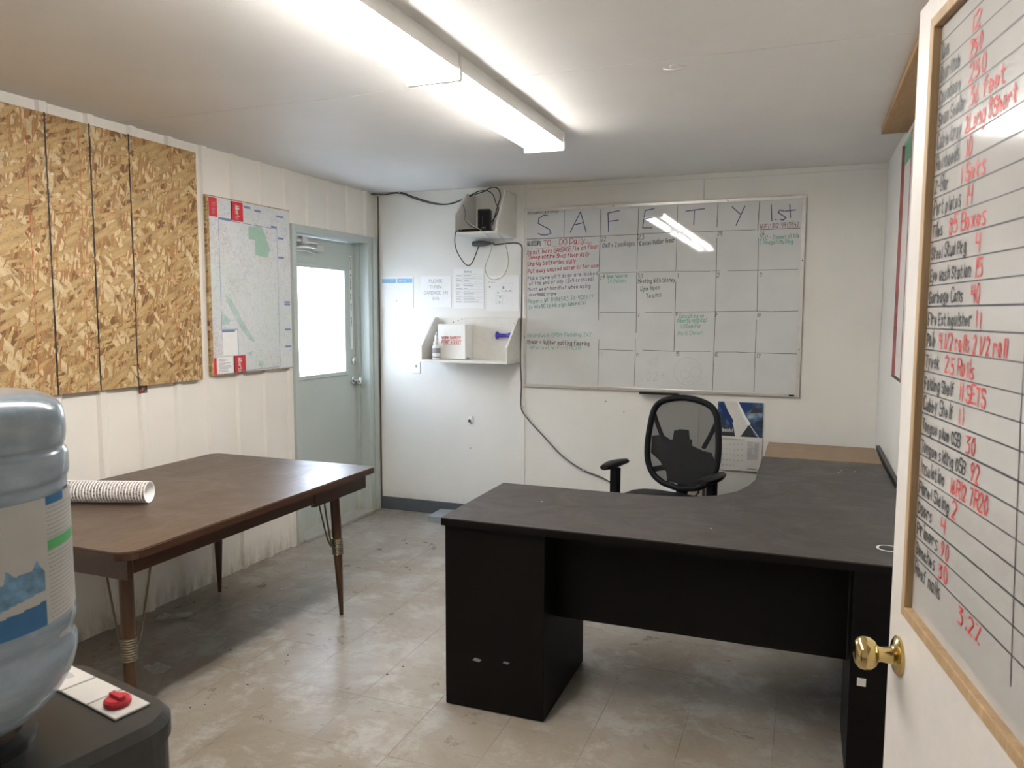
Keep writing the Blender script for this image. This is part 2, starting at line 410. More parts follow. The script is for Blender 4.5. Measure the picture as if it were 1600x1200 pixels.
# back wall with three sheets, battens
wb = struct(box('wall_back', (XL-.25, XR+.2, YB+.01, YB+.12, -.1, H+.05), M['wall']), 'white panelled back wall', 'wall')
for a, b in ((XL, -1.895), (-1.895, -.667), (-.667, XR)): box('wall_panel', (a+.001, b-.001, YB, YB+.01, 0, H), M['wall'], wb, bevel=.001, seg=1)
for x in (-1.888, -.667): box('batten', (x-.016, x+.016, YB-.006, YB, 0, H-.0), M['wall'], wb, bevel=.002, seg=1)
struct(box('trim_1', (-1.86, XR, YB-.012, YB, H-.034, H), M['wall'], bevel=.003), 'narrow white trim along the back wall at the ceiling', 'trim')
bb = struct(box('baseboard_back', (XL+.03, -.15, YB-.008, YB, 0, .098), M['rubber'], bevel=.003), 'dark grey rubber baseboard on back wall', 'baseboard')
# left wall: ribbed steel siding, with the door opening
DY0, DY1, DTOP = 4.145, 5.075, 2.035
def siding():
    bm = bmesh.new(); prof = []
    y = YF
    k = math.ceil((YF-3.595)/.2345)
    pts = [(YF, 0)]
    while 3.595+.2345*k < YB-.05:
        c = 3.595+.2345*k
        if c > YF+.05: pts += [(c-.030, 0), (c-.020, .017), (c+.012, .017), (c+.030, 0)]
        k += 1
    pts.append((YB, 0))
    def strip(pts, z0, z1):
        pr = [bm.verts.new((XL+d, y, z0)) for y, d in pts]; pq = [bm.verts.new((XL+d, y, z1)) for y, d in pts]
        for i in range(len(pts)-1): bm.faces.new((pr[i], pr[i+1], pq[i+1], pq[i]))
    low = [p for p in pts if p[0] < DY0-.04]; low.append((DY0-.04, 0))
    strip(low, 0, DTOP+.0); strip(pts, DTOP, H)
    return obj('wall_left', bm, M['siding'])
wl_ = struct(siding(), 'white ribbed steel siding wall on the left', 'wall')
bk = box('backing', (XL-.12, XL-.02, YF, DY0-.03, -.1, H+.03), M['siding'], wl_)
box('backing', (XL-.12, XL-.02, DY0-.03, YB, DTOP+.02, H+.03), M['siding'], wl_)
box('backing', (XL-.12, XL-.02, DY1+.04, YB+.02, -.1, DTOP+.02), M['siding'], wl_)
# right wall with a shallow recess for the boarded window
WY0, WY1, WZ0, WZ1 = 3.99, 4.385, 1.205, 2.36
bm = bmesh.new()
bx(bm, XR, XR+.1, YF, WY0, -.1, H+.03); bx(bm, XR, XR+.1, WY1, YB+.1, -.1, H+.03)
bx(bm, XR, XR+.1, WY0, WY1, -.1, WZ0); bx(bm, XR, XR+.1, WY0, WY1, WZ1, H+.03)
wr = struct(obj('wall_right', bm, M['wall']), 'white wall on the right behind the open door', 'wall')
wi = empty('window_1', (XR, (WY0+WY1)/2, WZ0)); struct(wi, 'boarded-over window opening with red sealant lines in the right wall', 'window')
def child_box(name, d, mt, par, **k):
    o = box(name, d, mt, **k); o.parent = par; o.matrix_parent_inverse = Matrix.Translation(-par.location); return o
child_box('window_panel', (XR+.012, XR+.04, WY0+.006, WY1-.006, WZ0+.006, WZ1-.1), M['wall'], wi)
child_box('membrane', (XR+.010, XR+.04, WY0+.006, WY1-.006, WZ1-.1, WZ1-.004), M['greentape'], wi)
for y in (WY0-.004, WY1-.010): child_box('sealant_line', (XR-.002, XR+.012, y, y+.013, WZ0-.004, WZ1), M['sealant'], wi)
child_box('lower_edge', (XR-.001, XR+.012, WY0, WY1, WZ0-.004, WZ0+.004), M['black'], wi)
wf = struct(box('wall_front', (XL-.2, XR+.2, YF-.1, YF, -.1, H+.03), M['wall']), 'white wall behind the viewer', 'wall')
struct(box('trim_2', (XR-.115, XR, 1.75, 4.185, H-.030, H), M['plywood'], bevel=.002), 'raw wooden board fixed along the ceiling at the right wall', 'trim')

# outside ground
og = struct(box('ground_outside', (-40, XL-.4, -30, 30, -.5, -.3), M['groundout']), 'pale gravel yard outside the door', 'ground')

# ------------------------------------------------------------------ exterior door in the left wall
XD = XL-.085     # room face of the slab
d1 = empty('door_1', (XD, (DY0+DY1)/2, 0)); struct(d1, 'grey-green steel exterior door with a half-height window', 'door')
def dchild(name, d, mt, **k): return child_box(name, d, mt, d1, **k)
# frame
fr = bmesh.new()
bx(fr, XD-.05, XL+.02, DY0-.045, DY0, 0, DTOP+.05); bx(fr, XD-.05, XL+.02, DY1-.075, DY1+.045, 0, DTOP+.05); bx(fr, XD-.05, XL+.02, DY0, DY1-.075, DTOP, DTOP+.05)
o = obj('door_frame', fr, M['doorpaint'], bevel=.003); o.parent = d1; o.matrix_parent_inverse = Matrix.Translation(-d1.location)
dchild('door_frame', (XL+.0205, XL+.028, DY1-.02, DY1+.04, 0, DTOP+.045), M['doorpaint'], bevel=.002)['label'] = 'casing strip beside the corner'
dchild('threshold', (XD-.05, XL+.045, DY0, DY1-.075, 0, .022), M['alu'], bevel=.004)
dchild('door_stop', (XD-.05, XD+.03, DY1-.1078, DY1-.0751, .022, DTOP), M['doorpaint'], bevel=.002)
SY0, SY1 = DY0+.004, DY1-.108   # slab
gl = [at(0, 463, 415, XD), at(0, 535, 422, XD), at(0, 541, 583, XD), at(0, 463, 588, XD)]
GY0, GY1, GZ0, GZ1 = SY0+.09, (gl[1].y+gl[2].y)/2, (gl[2].z+gl[3].z)/2, (gl[0].z+gl[1].z)/2
sl = bmesh.new()
for d in ((SY0, SY1, .025, GZ0), (SY0, SY1, GZ1, DTOP-.004), (SY0, GY0, GZ0, GZ1), (GY1, SY1, GZ0, GZ1)): bx(sl, XD-.045, XD, *d)
o = obj('door_slab', sl, M['doorpaint']); o.parent = d1; o.matrix_parent_inverse = Matrix.Translation(-d1.location)
wfm = bmesh.new(); e = .022
for d in ((GY0-e, GY1+e, GZ0-e, GZ0+.006), (GY0-e, GY1+e, GZ1-.006, GZ1+e), (GY0-e, GY0+.006, GZ0+.006, GZ1-.006), (GY1-.006, GY1+e, GZ0+.006, GZ1-.006)): bx(wfm, XD+.0003, XD+.012, *d)
o = obj('window_frame', wfm, M['doorpaint'], bevel=.002); o.parent = d1; o.matrix_parent_inverse = Matrix.Translation(-d1.location)
dchild('window_pane', (XD-.025, XD-.021, GY0, GY1, GZ0, GZ1), M['pane'])
def blob(name, parts, mt, par, smooth=True):
    bm = bmesh.new()
    for f in parts: f(bm)
    o = obj(name, bm, mt, smooth=smooth); o.parent = par; o.matrix_parent_inverse = par.matrix_basis.inverted(); return o
def basis(par):
    return Matrix.LocRotScale(par.location, par.rotation_euler, par.scale)
def attach(o, par):
    o.parent = par; o.matrix_parent_inverse = basis(par).inverted(); return o
def build(name, fn, mt, par, smooth=True, bevel=0, seg=2):
    bm = bmesh.new(); fn(bm); o = obj(name, bm, mt, smooth=smooth, bevel=bevel, seg=seg)
    return attach(o, par) if par else o
kp = at(0, 552, 594, XD); dp = at(0, 552, 564, XD)
def knobprof(bm, c, d, prof, n=24):
    rings(bm, [Vector(c)+Vector(d)*t for t, r in prof], [r for t, r in prof], n)
build('door_knob', lambda b: knobprof(b, kp, (1, 0, 0), [(0, .033), (.008, .033), (.012, .026), (.014, .012), (.035, .012), (.04, .022), (.05, .028), (.06, .028), (.068, .020), (.071, .004)]), M['chrome'], d1)
build('deadbolt', lambda b: (knobprof(b, dp, (1, 0, 0), [(0, .030), (.010, .030), (.015, .022), (.016, .002)]), bx(b, dp.x+.014, dp.x+.03, dp.y-.004, dp.y+.004, dp.z-.014, dp.z+.014)), M['chrome'], d1)
# closer hanging at the door head
def closer(b):
    z = DTOP-.045; y0 = DY0+.02
    bx(b, XL-.03, XL+.0, y0+.07, y0+.12, z-.02, z+.03)
    cyl(b, (XL-.02, y0+.02, z+.005), (XL-.02, y0+.25, z-.005), .012, n=12)
    tube(b, [(XL-.02, y0+.0, z-.05), (XL-.005, y0+.12, z-.035), (XL-.01, y0+.28, z-.045)], .009, 8)
    bx(b, XL-.035, XL-.0, y0+.22, y0+.30, z-.055, z-.02)
    tube(b, [(XL-.03, y0+.02, z-.068), (XL-.02, y0+.13, z-.062), (XL-.02, y0+.22, z-.075)], .004, 6)
build('door_closer', closer, M['alu'], d1)
# lettered strip down the lock stile
s0, s1 = at(0, 549, 400, XD), at(0, 552, 545, XD)
stp = dchild('lettered_strip', (XD+.0002, XD+.0012, SY1-.06, SY1-.030, s1.z, s0.z), M['white'])
st = ink('lettering', M['inkblack'], stp, lambda b: write(b, leftF(SY1-.054, s0.z-.03, XD+.0014), 'DOOR ALARM DO NOT USE', 0, 0, .018, .0035, .03, stack=True))
# hinge-side screws in the jamb
build('screw', lambda b: [cyl(b, (XD+.03, DY1-.09, z), (XD+.0325, DY1-.09, z), .004, n=8) for z in (.35, .55, .75, .95, 1.25, 1.45, 1.65, 1.85)], M['alu'], d1)['kind'] = 'stuff'
# dirt-free little wall seam at the corner
struct(box('trim_3', (XL+.030, XL+.037, YB-.012, YB-.0002, 0, H-.02), M['bracemetal'], bevel=.001), 'thin vertical corner strip between siding and back wall', 'trim')

# sky light portal in the door window
pl = bpy.data.lights.new('window_portal', 'AREA'); pl.shape = 'RECTANGLE'; pl.size = GZ1-GZ0; pl.size_y = GY1-GY0; pl.cycles.is_portal = True
po = bpy.data.objects.new('window_portal', pl); C.objects.link(po)
po.matrix_world = Matrix.Translation((XD-.06, (GY0+GY1)/2, (GZ0+GZ1)/2)) @ Matrix(((0, 0, -1), (0, 1, 0), (1, 0, 0))).to_4x4()

# ================================================================== LIGHT FIXTURES
def fixture(yc, label):
    t = empty('fluorescent_light', (-1.258, yc, H)); L = 1.215; hl = L/2
    tag(t, label, 'light', 'ceiling tube lights in one row')
    def housing(b):
        prism(b, [(-.1, -.056), (-.1, 0), (.1, 0), (.1, -.056), (.096, -.056), (.090, -.040), (.036, -.034), (.022, -.060), (-.022, -.060), (-.036, -.034), (-.090, -.040), (-.096, -.056)], -hl+.006, hl-.006, ax=1)
    bm = bmesh.new(); housing(bm); o = obj('housing', bm, M['white'], t, bevel=.0015, seg=1)
    for s in (-1, 1):
        bm = bmesh.new(); prism(bm, rrect(-.105, .105, -.092, 0, .004, 2), s*(hl-.003)-.003, s*(hl-.003)+.003, ax=1); obj('end_plate', bm, M['white'], t)
        for x in (-.068, .068):
            bm = bmesh.new(); cyl(bm, (x, s*(hl-.006), -.066), (x, s*(hl-.024), -.066), .014, n=12); obj('lamp_holder', bm, M['white'], t, smooth=True)
    for x in (-.068, .068):
        bm = bmesh.new(); cyl(bm, (x, -hl+.012, -.066), (x, hl-.012, -.066), .019, n=20); obj('tube', bm, M['tube'], t, smooth=True)
    return t
fixture(3.11, 'twin-tube fluorescent fixture nearest the back wall')
fixture(1.89, 'twin-tube fluorescent fixture cut by the top edge of the photo')
fixture(.66, 'twin-tube fluorescent fixture overhead, third of the row from the back wall')

# ================================================================== LEFT WALL: OSB board, map
XO = XL+.022
c = [at(0, 306, 241, XO), at(0, 311, 594, XO)]
ob = tag(box('strand_board', (XO, XO+.014, .6, (c[0].y+c[1].y)/2, 1.158, 2.362), M['osb'], bevel=.001, seg=1), 'large oriented strand board sheet with black vertical lines on the left wall', 'board')
zb, zt = 1.158, 2.362
FO = leftF(0, 0, XO+.0146)
lines = [at(0, 80, 400, XO+.014).y, at(0, 148, 400, XO+.014).y, at(0, 208, 400, XO+.014).y]
def dashes(b, y):
    z = zb
    while z < zt:
        h = rnd.uniform(.02, .05); seg(b, FO, (y+rnd.uniform(-.0012, .0012), z), (y+rnd.uniform(-.0012, .0012), min(zt, z+h)), rnd.uniform(.0055, .009), .0003); z += h*.93
for yy_ in lines: ink('black_line', M['inkblack'], ob, lambda b: dashes(b, yy_), kind=None)
def chalk(b):
    for px in (50, 131, 272):
        y = at(0, px, 400, XO+.014).y; seg(b, FO, (y, zb+.01), (y+.002, zt-.01), .0028, .0002)
    for z in (1.99, 1.70): seg(b, FO, (2.2, z), (2.95 if z > 1.8 else 3.2, z-.01), .002, .0002)
ink('red_chalk_line', plain('red chalk', (.42, .10, .04), .7, var=.4, scale=40), ob, chalk)
build('screw', lambda b: [cyl(b, (XO+.0139, p.y, p.z), (XO+.0165, p.y, p.z), .005, n=10) for p in (at(0, 81, 272, XO+.014), at(0, 300, 560, XO+.014))], M['alu'], ob)['kind'] = 'stuff'
p = at(0, 224, 607, XL+.02)
ph = tag(box('snapshot', (XL+.001+.017, XL+.020, p.y-.028, p.y+.024, 1.120, 1.157), M['inkblack']), 'tiny dark snapshot stuck under the strand board edge', 'photo')

FQ = leftF(p.y-.028, 1.120, XL+.0201)
ink('picture_patch', M['red'], ph, lambda b: (rect(b, FQ, .004, .016, .004, .02), rect(b, FQ, .030, .040, .018, .032)))
ink('picture_patch', M['tan'], ph, lambda b: (rect(b, FQ, .018, .028, .010, .030), rect(b, FQ, .036, .050, .004, .012)))
# map mounted on a board
XM = XL+.022
ma = [at(0, 328, 306, XM+.02), at(0, 456, 331, XM+.02), at(0, 456, 575, XM+.02), at(0, 334, 584, XM+.02)]
my0, my1, mz0, mz1 = (ma[0].y+ma[3].y)/2, (ma[1].y+ma[2].y)/2, (ma[2].z+ma[3].z)/2, (ma[0].z+ma[1].z)/2
mb = tag(empty('wall_map', (XM, (my0+my1)/2, mz0)), 'pale road map mounted on a strand board backing beside the exterior door', 'map')
def mbuild(name, fn, mt, par=None): return build(name, fn, mt, par or mb, smooth=False)
mbuild('backing_board', lambda b: bx(b, XM-.002, XM+.014, my0-.02, my1, mz0-.006, mz1+.006), M['osb'])
ms = mbuild('map_sheet', lambda b: bx(b, XM+.0142, XM+.016, my0, my1-.004, mz0, mz1), M['map'])
FM = leftF(my0, mz0, XM+.0162); mw, mh = my1-my0-.004, mz1-mz0
def P_(l): return [(x*mw, y*mh) for x, y in l]
def mink(name, mt, fn):
    o = ink(name, mt, ms, fn); attach(o, ms); o.parent = ms; o.matrix_parent_inverse = Matrix.Identity(4)
    o.matrix_parent_inverse = (basis(mb)).inverted() if False else Matrix.Identity(4); return o
mink('park_patch', M['mapgreen'], lambda b: poly(b, FM, P_([(.45, .86), (.45, .79), (.53, .79), (.53, .70), (.68, .69), (.72, .74), (.66, .83), (.62, .87), (.55, .875)])))
mink('relief_band', M['mapteal'], lambda b: (poly(b, FM, P_([(.14, .46), (.22, .43), (.32, .33), (.42, .24), (.50, .17), (.42, .19), (.30, .28), (.20, .38)])), poly(b, FM, P_([(.38, .11), (.46, .12), (.44, .09)])), poly(b, FM, P_([(.54, .06), (.60, .05), (.58, .01), (.53, .03)])), poly(b, FM, P_([(.10, .36), (.20, .31), (.18, .28), (.10, .28)]), .0004)))
for x0, x1, y0, y1 in ((-.0, .09, .89, .995), (.26, .39, .885, .995), (.0, .03, .0, .095), (.24, .37, .0, .10)):
    mink('red_cover', M['mapred'], lambda b: rect(b, FM, x0*mw, x1*mw, y0*mh, y1*mh, .0006))
def spines(b):
    rect(b, FM, .245*mw, .26*mw, .885*mh, .995*mh, .0006); rect(b, FM, .225*mw, .24*mw, .0, .10*mh, .0006)
mink('cover_spine', M['inkblack'], spines)
def alb(b):
    for x0, yt in ((.30, .975), (.28, .085)):
        F = (FM[0]+FM[1]*(x0*mw)+FM[2]*(yt*mh), -FM[2], FM[1], FM[3]); write(b, F, 'Alberta', 0, 0, .030, .0045, .0, width=.085*mh, off=.001)
mink('cover_title', M['white'], alb)
def mapinset(b):
    rect(b, FM, .04*mw, .22*mw, .005*mh, .095*mh, .0005); rect(b, FM, .11*mw, .28*mw, .105*mh, .245*mh, .0005)
mink('inset_panel', M['paper'], mapinset)
def rules(b):
    for a, c_ in (((.10, .255), (.10, .88)), ((.10, .88), (.82, .875)), ((.82, .875), (.82, .01)), ((.10, .255), (.285, .255)), ((.285, .255), (.285, .105)), ((.30, .005), (.82, .01))): seg(b, FM, (a[0]*mw, a[1]*mh), (c_[0]*mw, c_[1]*mh), .003, .0007)
    for x, y, ww in ((.40, .975, .08), (.53, .965, .08), (.82, .955, .09), (.83, .82, .08), (.83, .70, .08), (.90, .42, .08), (.90, .405, .08), (.90, .245, .08), (.90, .135, .08), (.10, .885, .15), (.74, .885, .08), (.10, .245, .15)): rect(b, FM, x*mw, (x+ww)*mw, (y-.006)*mh, (y+.006)*mh, .0008)
mink('map_rule', M['mapblue'], rules)
mink('small_print', M['inkgrey'], lambda b: [rect(b, FM, (.05+rnd.uniform(0, .01))*mw, (.12+rnd.uniform(0, .09))*mw, (.012+.008*k)*mh, (.015+.008*k)*mh, .0008) for k in range(10)]+[write(b, (FM[0]+FM[1]*(.03*mw)+FM[2]*(.97*mh), -FM[2], FM[1], FM[3]), 'Atlas', 0, 0, .03, .003, 0, width=.07*mh, off=.001)])

# ================================================================== BACK WALL
# whiteboard
wbx = dict(x0=-1.880, x1=-.033, z0=.998, z1=2.248)
W = tag(empty('calendar_whiteboard', ((wbx['x0']+wbx['x1'])/2, YB, wbx['z0'])), 'large whiteboard headed SAFETY 1.st with a hand-drawn month grid', 'whiteboard')
x0, x1, z0, z1 = wbx['x0'], wbx['x1'], wbx['z0'], wbx['z1']
build('board_panel', lambda b: bx(b, x0+.005, x1-.005, YB-.016, YB-.0065, z0+.005, z1-.005), M['board'], W, False)
for nm, d in (('rail', (x0, x1, z0, z0+.022)), ('rail', (x0, x1, z1-.022, z1)), ('rail', (x0, x0+.022, z0+.022, z1-.022)), ('rail', (x1-.022, x1, z0+.022, z1-.022))):
    build('frame_rail', lambda b: bx(b, d[0], d[1], YB-.021, YB-.0062, d[2], d[3]), M['alu'], W, False, .002)
build('screw', lambda b: [cyl(b, (x, YB-.0205, z), (x, YB-.023, z), .004, n=8) for x, z in ((-1.88+.64, z1-.011), (-.5, z1-.011), (x1-.011, 1.85), (x1-.011, 1.3), (x0+.011, 1.35))], M['inkblack'], W)['kind'] = 'stuff'
build('maker_plate', lambda b: bx(b, x1-.062, x1-.03, YB-.0225, YB-.021, z0+.006, z0+.016), M['black'], W, False)
YW = YB-.0163
FW = backF(0, 0, YW)
def wp(px, py): q = at(1, px, py, YW); return (q.x, q.z)
def pl_(b, pts, w, off=.0004):
    q = [wp(*p) for p in pts]
    for a, c_ in zip(q, q[1:]): seg(b, FW, a, c_, w, off)
def ln(b, a, c_, w=.004, br=()): pl_(b, [a, c_], w)
def grid(b):
    w = .003
    for a, c_ in (((823, 374), (936, 369)), ((936, 369), (998, 366)), ((1000, 365), (1180, 359)), ((1188, 359), (1250, 356)),
                  ((937, 427), (993, 425)), ((997, 425), (1056, 424)), ((1058, 424), (1085, 424)), ((1112, 423), (1125, 423)), ((1137, 423), (1247, 421)),
                  ((937, 488), (993, 488)), ((1008, 488), (1050, 488)), ((1054, 488), (1182, 486)), ((1204, 487), (1247, 486)),
                  ((1004, 547), (1054, 549)), ((1118, 550), (1150, 550)), ((1170, 551), (1245, 553)),
                  ((882, 328), (881, 370)), ((939, 327), (936, 425)), ((936, 427), (935, 500)), ((936, 530), (934, 602)), ((998, 324), (995, 420)),
                  ((995, 425), (994, 520)), ((993, 530), (991, 603)), ((1059, 321), (1056, 424)), ((1056, 440), (1053, 548)), ((1122, 319), (1120, 355)), ((1120, 372), (1118, 480)),
                  ((1118, 480), (1113, 611)), ((1187, 315), (1184, 360)), ((1185, 372), (1183, 487)), ((1182, 500), (1180, 552)), ((1180, 552), (1178, 613))): ln(b, a, c_, rnd.uniform(.0022, .0040))
attach(ink('grid_line', M['inkblack'], W, grid), W)
attach(ink('faded_grid_line', M['inkfaint'], W, lambda b: [ln(b, *q) for q in (((936, 546), (990, 548)), ((1056, 549), (1110, 549)), ((1086, 424), (1110, 424)), ((1150, 550), (1170, 551)), ((1183, 486), (1204, 487)))]), W)
def bigl(b):
    w = .0062
    for s in ([(856, 337), (850, 336), (842, 341), (841, 349), (850, 354), (858, 358), (861, 364), (855, 367), (846, 367), (841, 365)],
              [(891, 363), (907, 331), (916, 363)], [(899, 351), (911, 348)],
              [(951, 362), (950, 333), (968, 329)], [(951, 346), (966, 344)],
              [(1022, 326), (1008, 329), (1004, 356), (1019, 356)], [(1008, 342), (1020, 340)],
              [(1072, 330), (1101, 326)], [(1085, 329), (1084, 351)],
              [(1144, 323), (1157, 335)], [(1164, 322), (1150, 352)],
              [(1205, 320), (1206, 345)], [(1211, 343), (1213, 343)], [(1225, 330), (1219, 328), (1216, 332), (1222, 336), (1228, 340), (1224, 344), (1219, 343)], [(1234, 320), (1235, 340)], [(1227, 330), (1243, 328)]): pl_(b, s, w)
attach(ink('title_lettering', M['inkblue'], W, bigl), W)
def T(b, txt, px, py, px2, py2, hpx, w=.0028, jit=.10, slant=.05):
    a, c_ = wp(px, py), wp(px2, py2); s = hpx/1198*5.0
    write(b, FW, txt, a[0], a[1], s, w, jit, slant, width=c_[0]-a[0], rise=(c_[1]-a[1])/max(.01, c_[0]-a[0]))
def blk(b):
    T(b, 'GLOSSUPS', 824, 384, 846, 383, 7, .0036)
    T(b, '22', 940, 377, 948, 376, 7); T(b, '12x12 x 2 packages', 941, 387, 993, 383, 7)
    T(b, '23', 997, 374, 1008, 374, 7); T(b, '10 boxes Rubber Rymar', 998, 384, 1055, 378, 7)
    T(b, '24', 1057, 371, 1067, 371, 6); T(b, '25', 1121, 368, 1130, 368, 6); T(b, '26', 1187, 368, 1196, 367, 6)
    T(b, '29', 938, 437, 946, 436, 7); T(b, '30', 996, 434, 1006, 434, 6)
    T(b, 'Meeting With Shoney', 997, 443, 1056, 440, 6.5); T(b, '12pm Noon', 1000, 455, 1032, 452, 7); T(b, 'Teams', 1009, 466, 1035, 463, 7)
    T(b, '1', 1058, 434, 1061, 434, 6); T(b, '2', 1120, 433, 1126, 433, 6); T(b, '3', 1187, 432, 1192, 432, 6)
    T(b, '7', 996, 495, 1001, 495, 6); T(b, '8', 1056, 493, 1060, 493, 6); T(b, '9', 1117, 495, 1122, 495, 6); T(b, '10', 1183, 495, 1190, 495, 6)
    T(b, '14', 994, 557, 1000, 557, 6); T(b, '15', 1056, 556, 1063, 556, 6); T(b, '16', 1116, 557, 1123, 557, 6); T(b, '17', 1182, 559, 1190, 559, 6)
    T(b, 'Rymar = Rubber matting flooring', 824, 537, 922, 540, 7, .0036)
    T(b, 'Uni-numbers (ask for us)', 825, 335, 874, 332, 4.5, .002)
attach(ink('black_handwriting', M['inkblack'], W, blk), W)
def redw(b):
    T(b, 'TO    DO Daily', 849, 384, 916, 379, 8, .0042)
    for s in (((838, 388), (858, 387)), ((862, 385), (892, 384)), ((896, 382), (925, 379))): pl_(b, s, .0025)
    T(b, 'Do not leave GARBAGE file on floor', 824, 398, 936, 388, 7, .0034); T(b, 'Sweep entire Shop floor daily', 826, 405, 922, 400, 6.5, .0034)
    T(b, 'Unplug batteries daily', 825, 415, 901, 411, 6.5, .0034); T(b, 'Put away unused material for use', 825, 427, 936, 417, 6.5, .0034)
attach(ink('red_handwriting', M['inkred'], W, redw), W)
def vio(b):
    T(b, 'Make sure all 4 door are locked', 825, 438, 935, 429, 6, .003); T(b, 'at the end of day (2x4 crossed)', 827, 446, 930, 438, 6, .003)
    T(b, 'Must wear hardhat when using', 825, 455, 924, 449, 6, .003); T(b, 'overhead crane', 827, 463, 870, 461, 6, .003)
attach(ink('violet_handwriting', M['inkviolet'], W, vio), W)
def phn(b): T(b, 'WiFi: 812 4913551', 1188, 357, 1248, 354, 6.5, .003)
attach(ink('maroon_handwriting', plain('maroon marker', (.20, .05, .09), .5), W, phn), W)
def grn(b):
    T(b, 'Rogers WF 8498503 30-400579', 825, 474, 928, 466, 6.5, .003); T(b, '3x 40x80 (pink sign laminate)', 826, 483, 918, 475, 6, .003)
    T(b, 'Boardwalk EPDM Padding 2x2', 824, 527, 925, 525, 6, .003); T(b, 'XPlornet WIFI-5T1C2B', 828, 546, 908, 546, 6, .003)
    T(b, 'Rymar rubber on', 948, 435, 981, 433, 6, .0028); T(b, 'x5 Pallets', 950, 442, 980, 441, 5, .0028)
    T(b, '12x12 - 2 boxes x5 tile', 1187, 375, 1250, 371, 6, .003); T(b, '5 Reagan Mulling', 1187, 382, 1240, 380, 6, .003)
    T(b, 'Consulting on', 1061, 497, 1101, 496, 6, .003); T(b, 'Alberta Hospital', 1058, 504, 1104, 503, 6, .003); T(b, '7:30am For', 1063, 513, 1097, 512, 6, .003); T(b, 'Roll Down', 1059, 524, 1100, 522, 6, .003)
attach(ink('green_handwriting', M['inkgreen'], W, grn), W)
def pale(b):
    for cx, cy, r in ((1075, 580, 22), (1070, 585, 7), (1087, 582, 8)): pl_(b, [(cx+r*math.cos(t/12*2*PI), cy+r*math.sin(t/12*2*PI)) for t in range(13)], .0028)
    pl_(b, [(1066, 598), (1071, 594), (1076, 599), (1082, 595), (1086, 599)], .003)
    T(b, '42', 1012, 572, 1030, 572, 13, .003); T(b, '02+', 1010, 595, 1042, 592, 14, .003); T(b, '6', 938, 495, 942, 495, 6, .003); T(b, '13', 938, 556, 943, 556, 6, .003)
attach(ink('erased_scribble', M['inkpale'], W, pale), W)

# black marker tray magnet on the lower rail
a = at(1, 1001, 612, YB-.03); c_ = at(1, 1062, 613, YB-.03)
t = tag(empty('marker_tray', ((a.x+c_.x)/2, YB, a.z-.014)), 'small black marker tray clipped under the whiteboard', 'tray')
build('tray_body', lambda b: bx(b, a.x, c_.x, YB-.075, YB-.0215, a.z-.012, a.z-.004), M['black'], t, False, .002)
build('tray_lip', lambda b: bx(b, a.x, c_.x, YB-.078, YB-.074, a.z-.012, a.z+.004), M['black'], t, False, .001)

# calendar
ca = [at(1, 1122, 627, YB-.01), at(1, 1193, 630, YB-.01), at(1, 1189, 737, YB-.03), at(1, 1117, 734, YB-.03), at(1, 1130, 681, YB-.01), at(1, 1191, 684, YB-.01)]
CX0, CX1, CZT, CZM, CZB = ca[0].x, ca[1].x, ca[0].z, (ca[4].z+ca[5].z)/2, (ca[2].z+ca[3].z)/2
K = tag(empty('wall_calendar', ((CX0+CX1)/2, YB, CZB)), 'open wall calendar with blue photo page under the whiteboard', 'calendar')
build('picture_page', lambda b: bx(b, CX0, CX1, YB-.010, YB-.007, CZM, CZT), M['cal_photo'], K, False)
def page(b):
    v = [b.verts.new(p) for p in ((CX0, YB-.012, CZM), (CX1, YB-.012, CZM), (CX1, YB-.02, CZB), (CX0, YB-.02, CZB), (CX0, YB-.0075, CZM), (CX1, YB-.0075, CZM), (CX1, YB-.0075, CZB), (CX0, YB-.0075, CZB))]
    for f in ((0, 1, 2, 3), (7, 6, 5, 4), (0, 4, 5, 1), (1, 5, 6, 2), (2, 6, 7, 3), (3, 7, 4, 0)): b.faces.new([v[i] for i in f])
build('month_page', page, M['papergrey'], K, False)
FC = backF(CX0, CZM, YB-.0205); FP = backF(CX0, CZM, YB-.0101); cw, ch, pt = CX1-CX0, CZM-CZB, CZT-CZM
def kink(n, m, fn): return attach(ink(n, m, K, fn), K)
kink('page_panel', M['papergrey'], lambda b: (poly(b, FP, [(.14*cw, pt), (.42*cw, pt), (.68*cw, .36*pt), (.50*cw, 0), (.40*cw, 0), (.36*cw, .3*pt)], .0003)))
kink('page_streak', M['paper'], lambda b: (poly(b, FP, [(.42*cw, pt), (.46*cw, pt), (.62*cw, .60*pt), (.74*cw, .38*pt), (.68*cw, .33*pt), (.56*cw, .6*pt)], .0005), seg(b, FP, (.70*cw, .38*pt), (.92*cw, 0), .004, .0006), seg(b, FP, (.70*cw, .38*pt), (.52*cw, .02*pt), .003, .0006)))
kink('page_mountain', plain('calendar deep blue', (.015, .04, .15), .3), lambda b: (poly(b, FP, [(.46*cw, pt), (.80*cw, pt), (.62*cw, .68*pt)], .0004), poly(b, FP, [(0, .92*pt), (.1*cw, pt), (.36*cw, .45*pt), (.30*cw, .30*pt), (.2*cw, .5*pt)], .0004)))
kink('page_dark', M['inkblack'], lambda b: (poly(b, FP, [(.72*cw, .70*pt), (.98*cw, .72*pt), (.98*cw, .85*pt), (.78*cw, .84*pt)], .0006), poly(b, FP, [(.53*cw, 0), (.69*cw, .34*pt), (.86*cw, 0)], .0003), poly(b, FP, [(0, 0), (.38*cw, 0), (.34*cw, .22*pt), (0, .3*pt)], .0003)))
kink('page_title', M['white'], lambda b: write(b, FP, 'bendel', .12*cw, .13*pt, .022, .005, .02, width=.24*cw, off=.001))
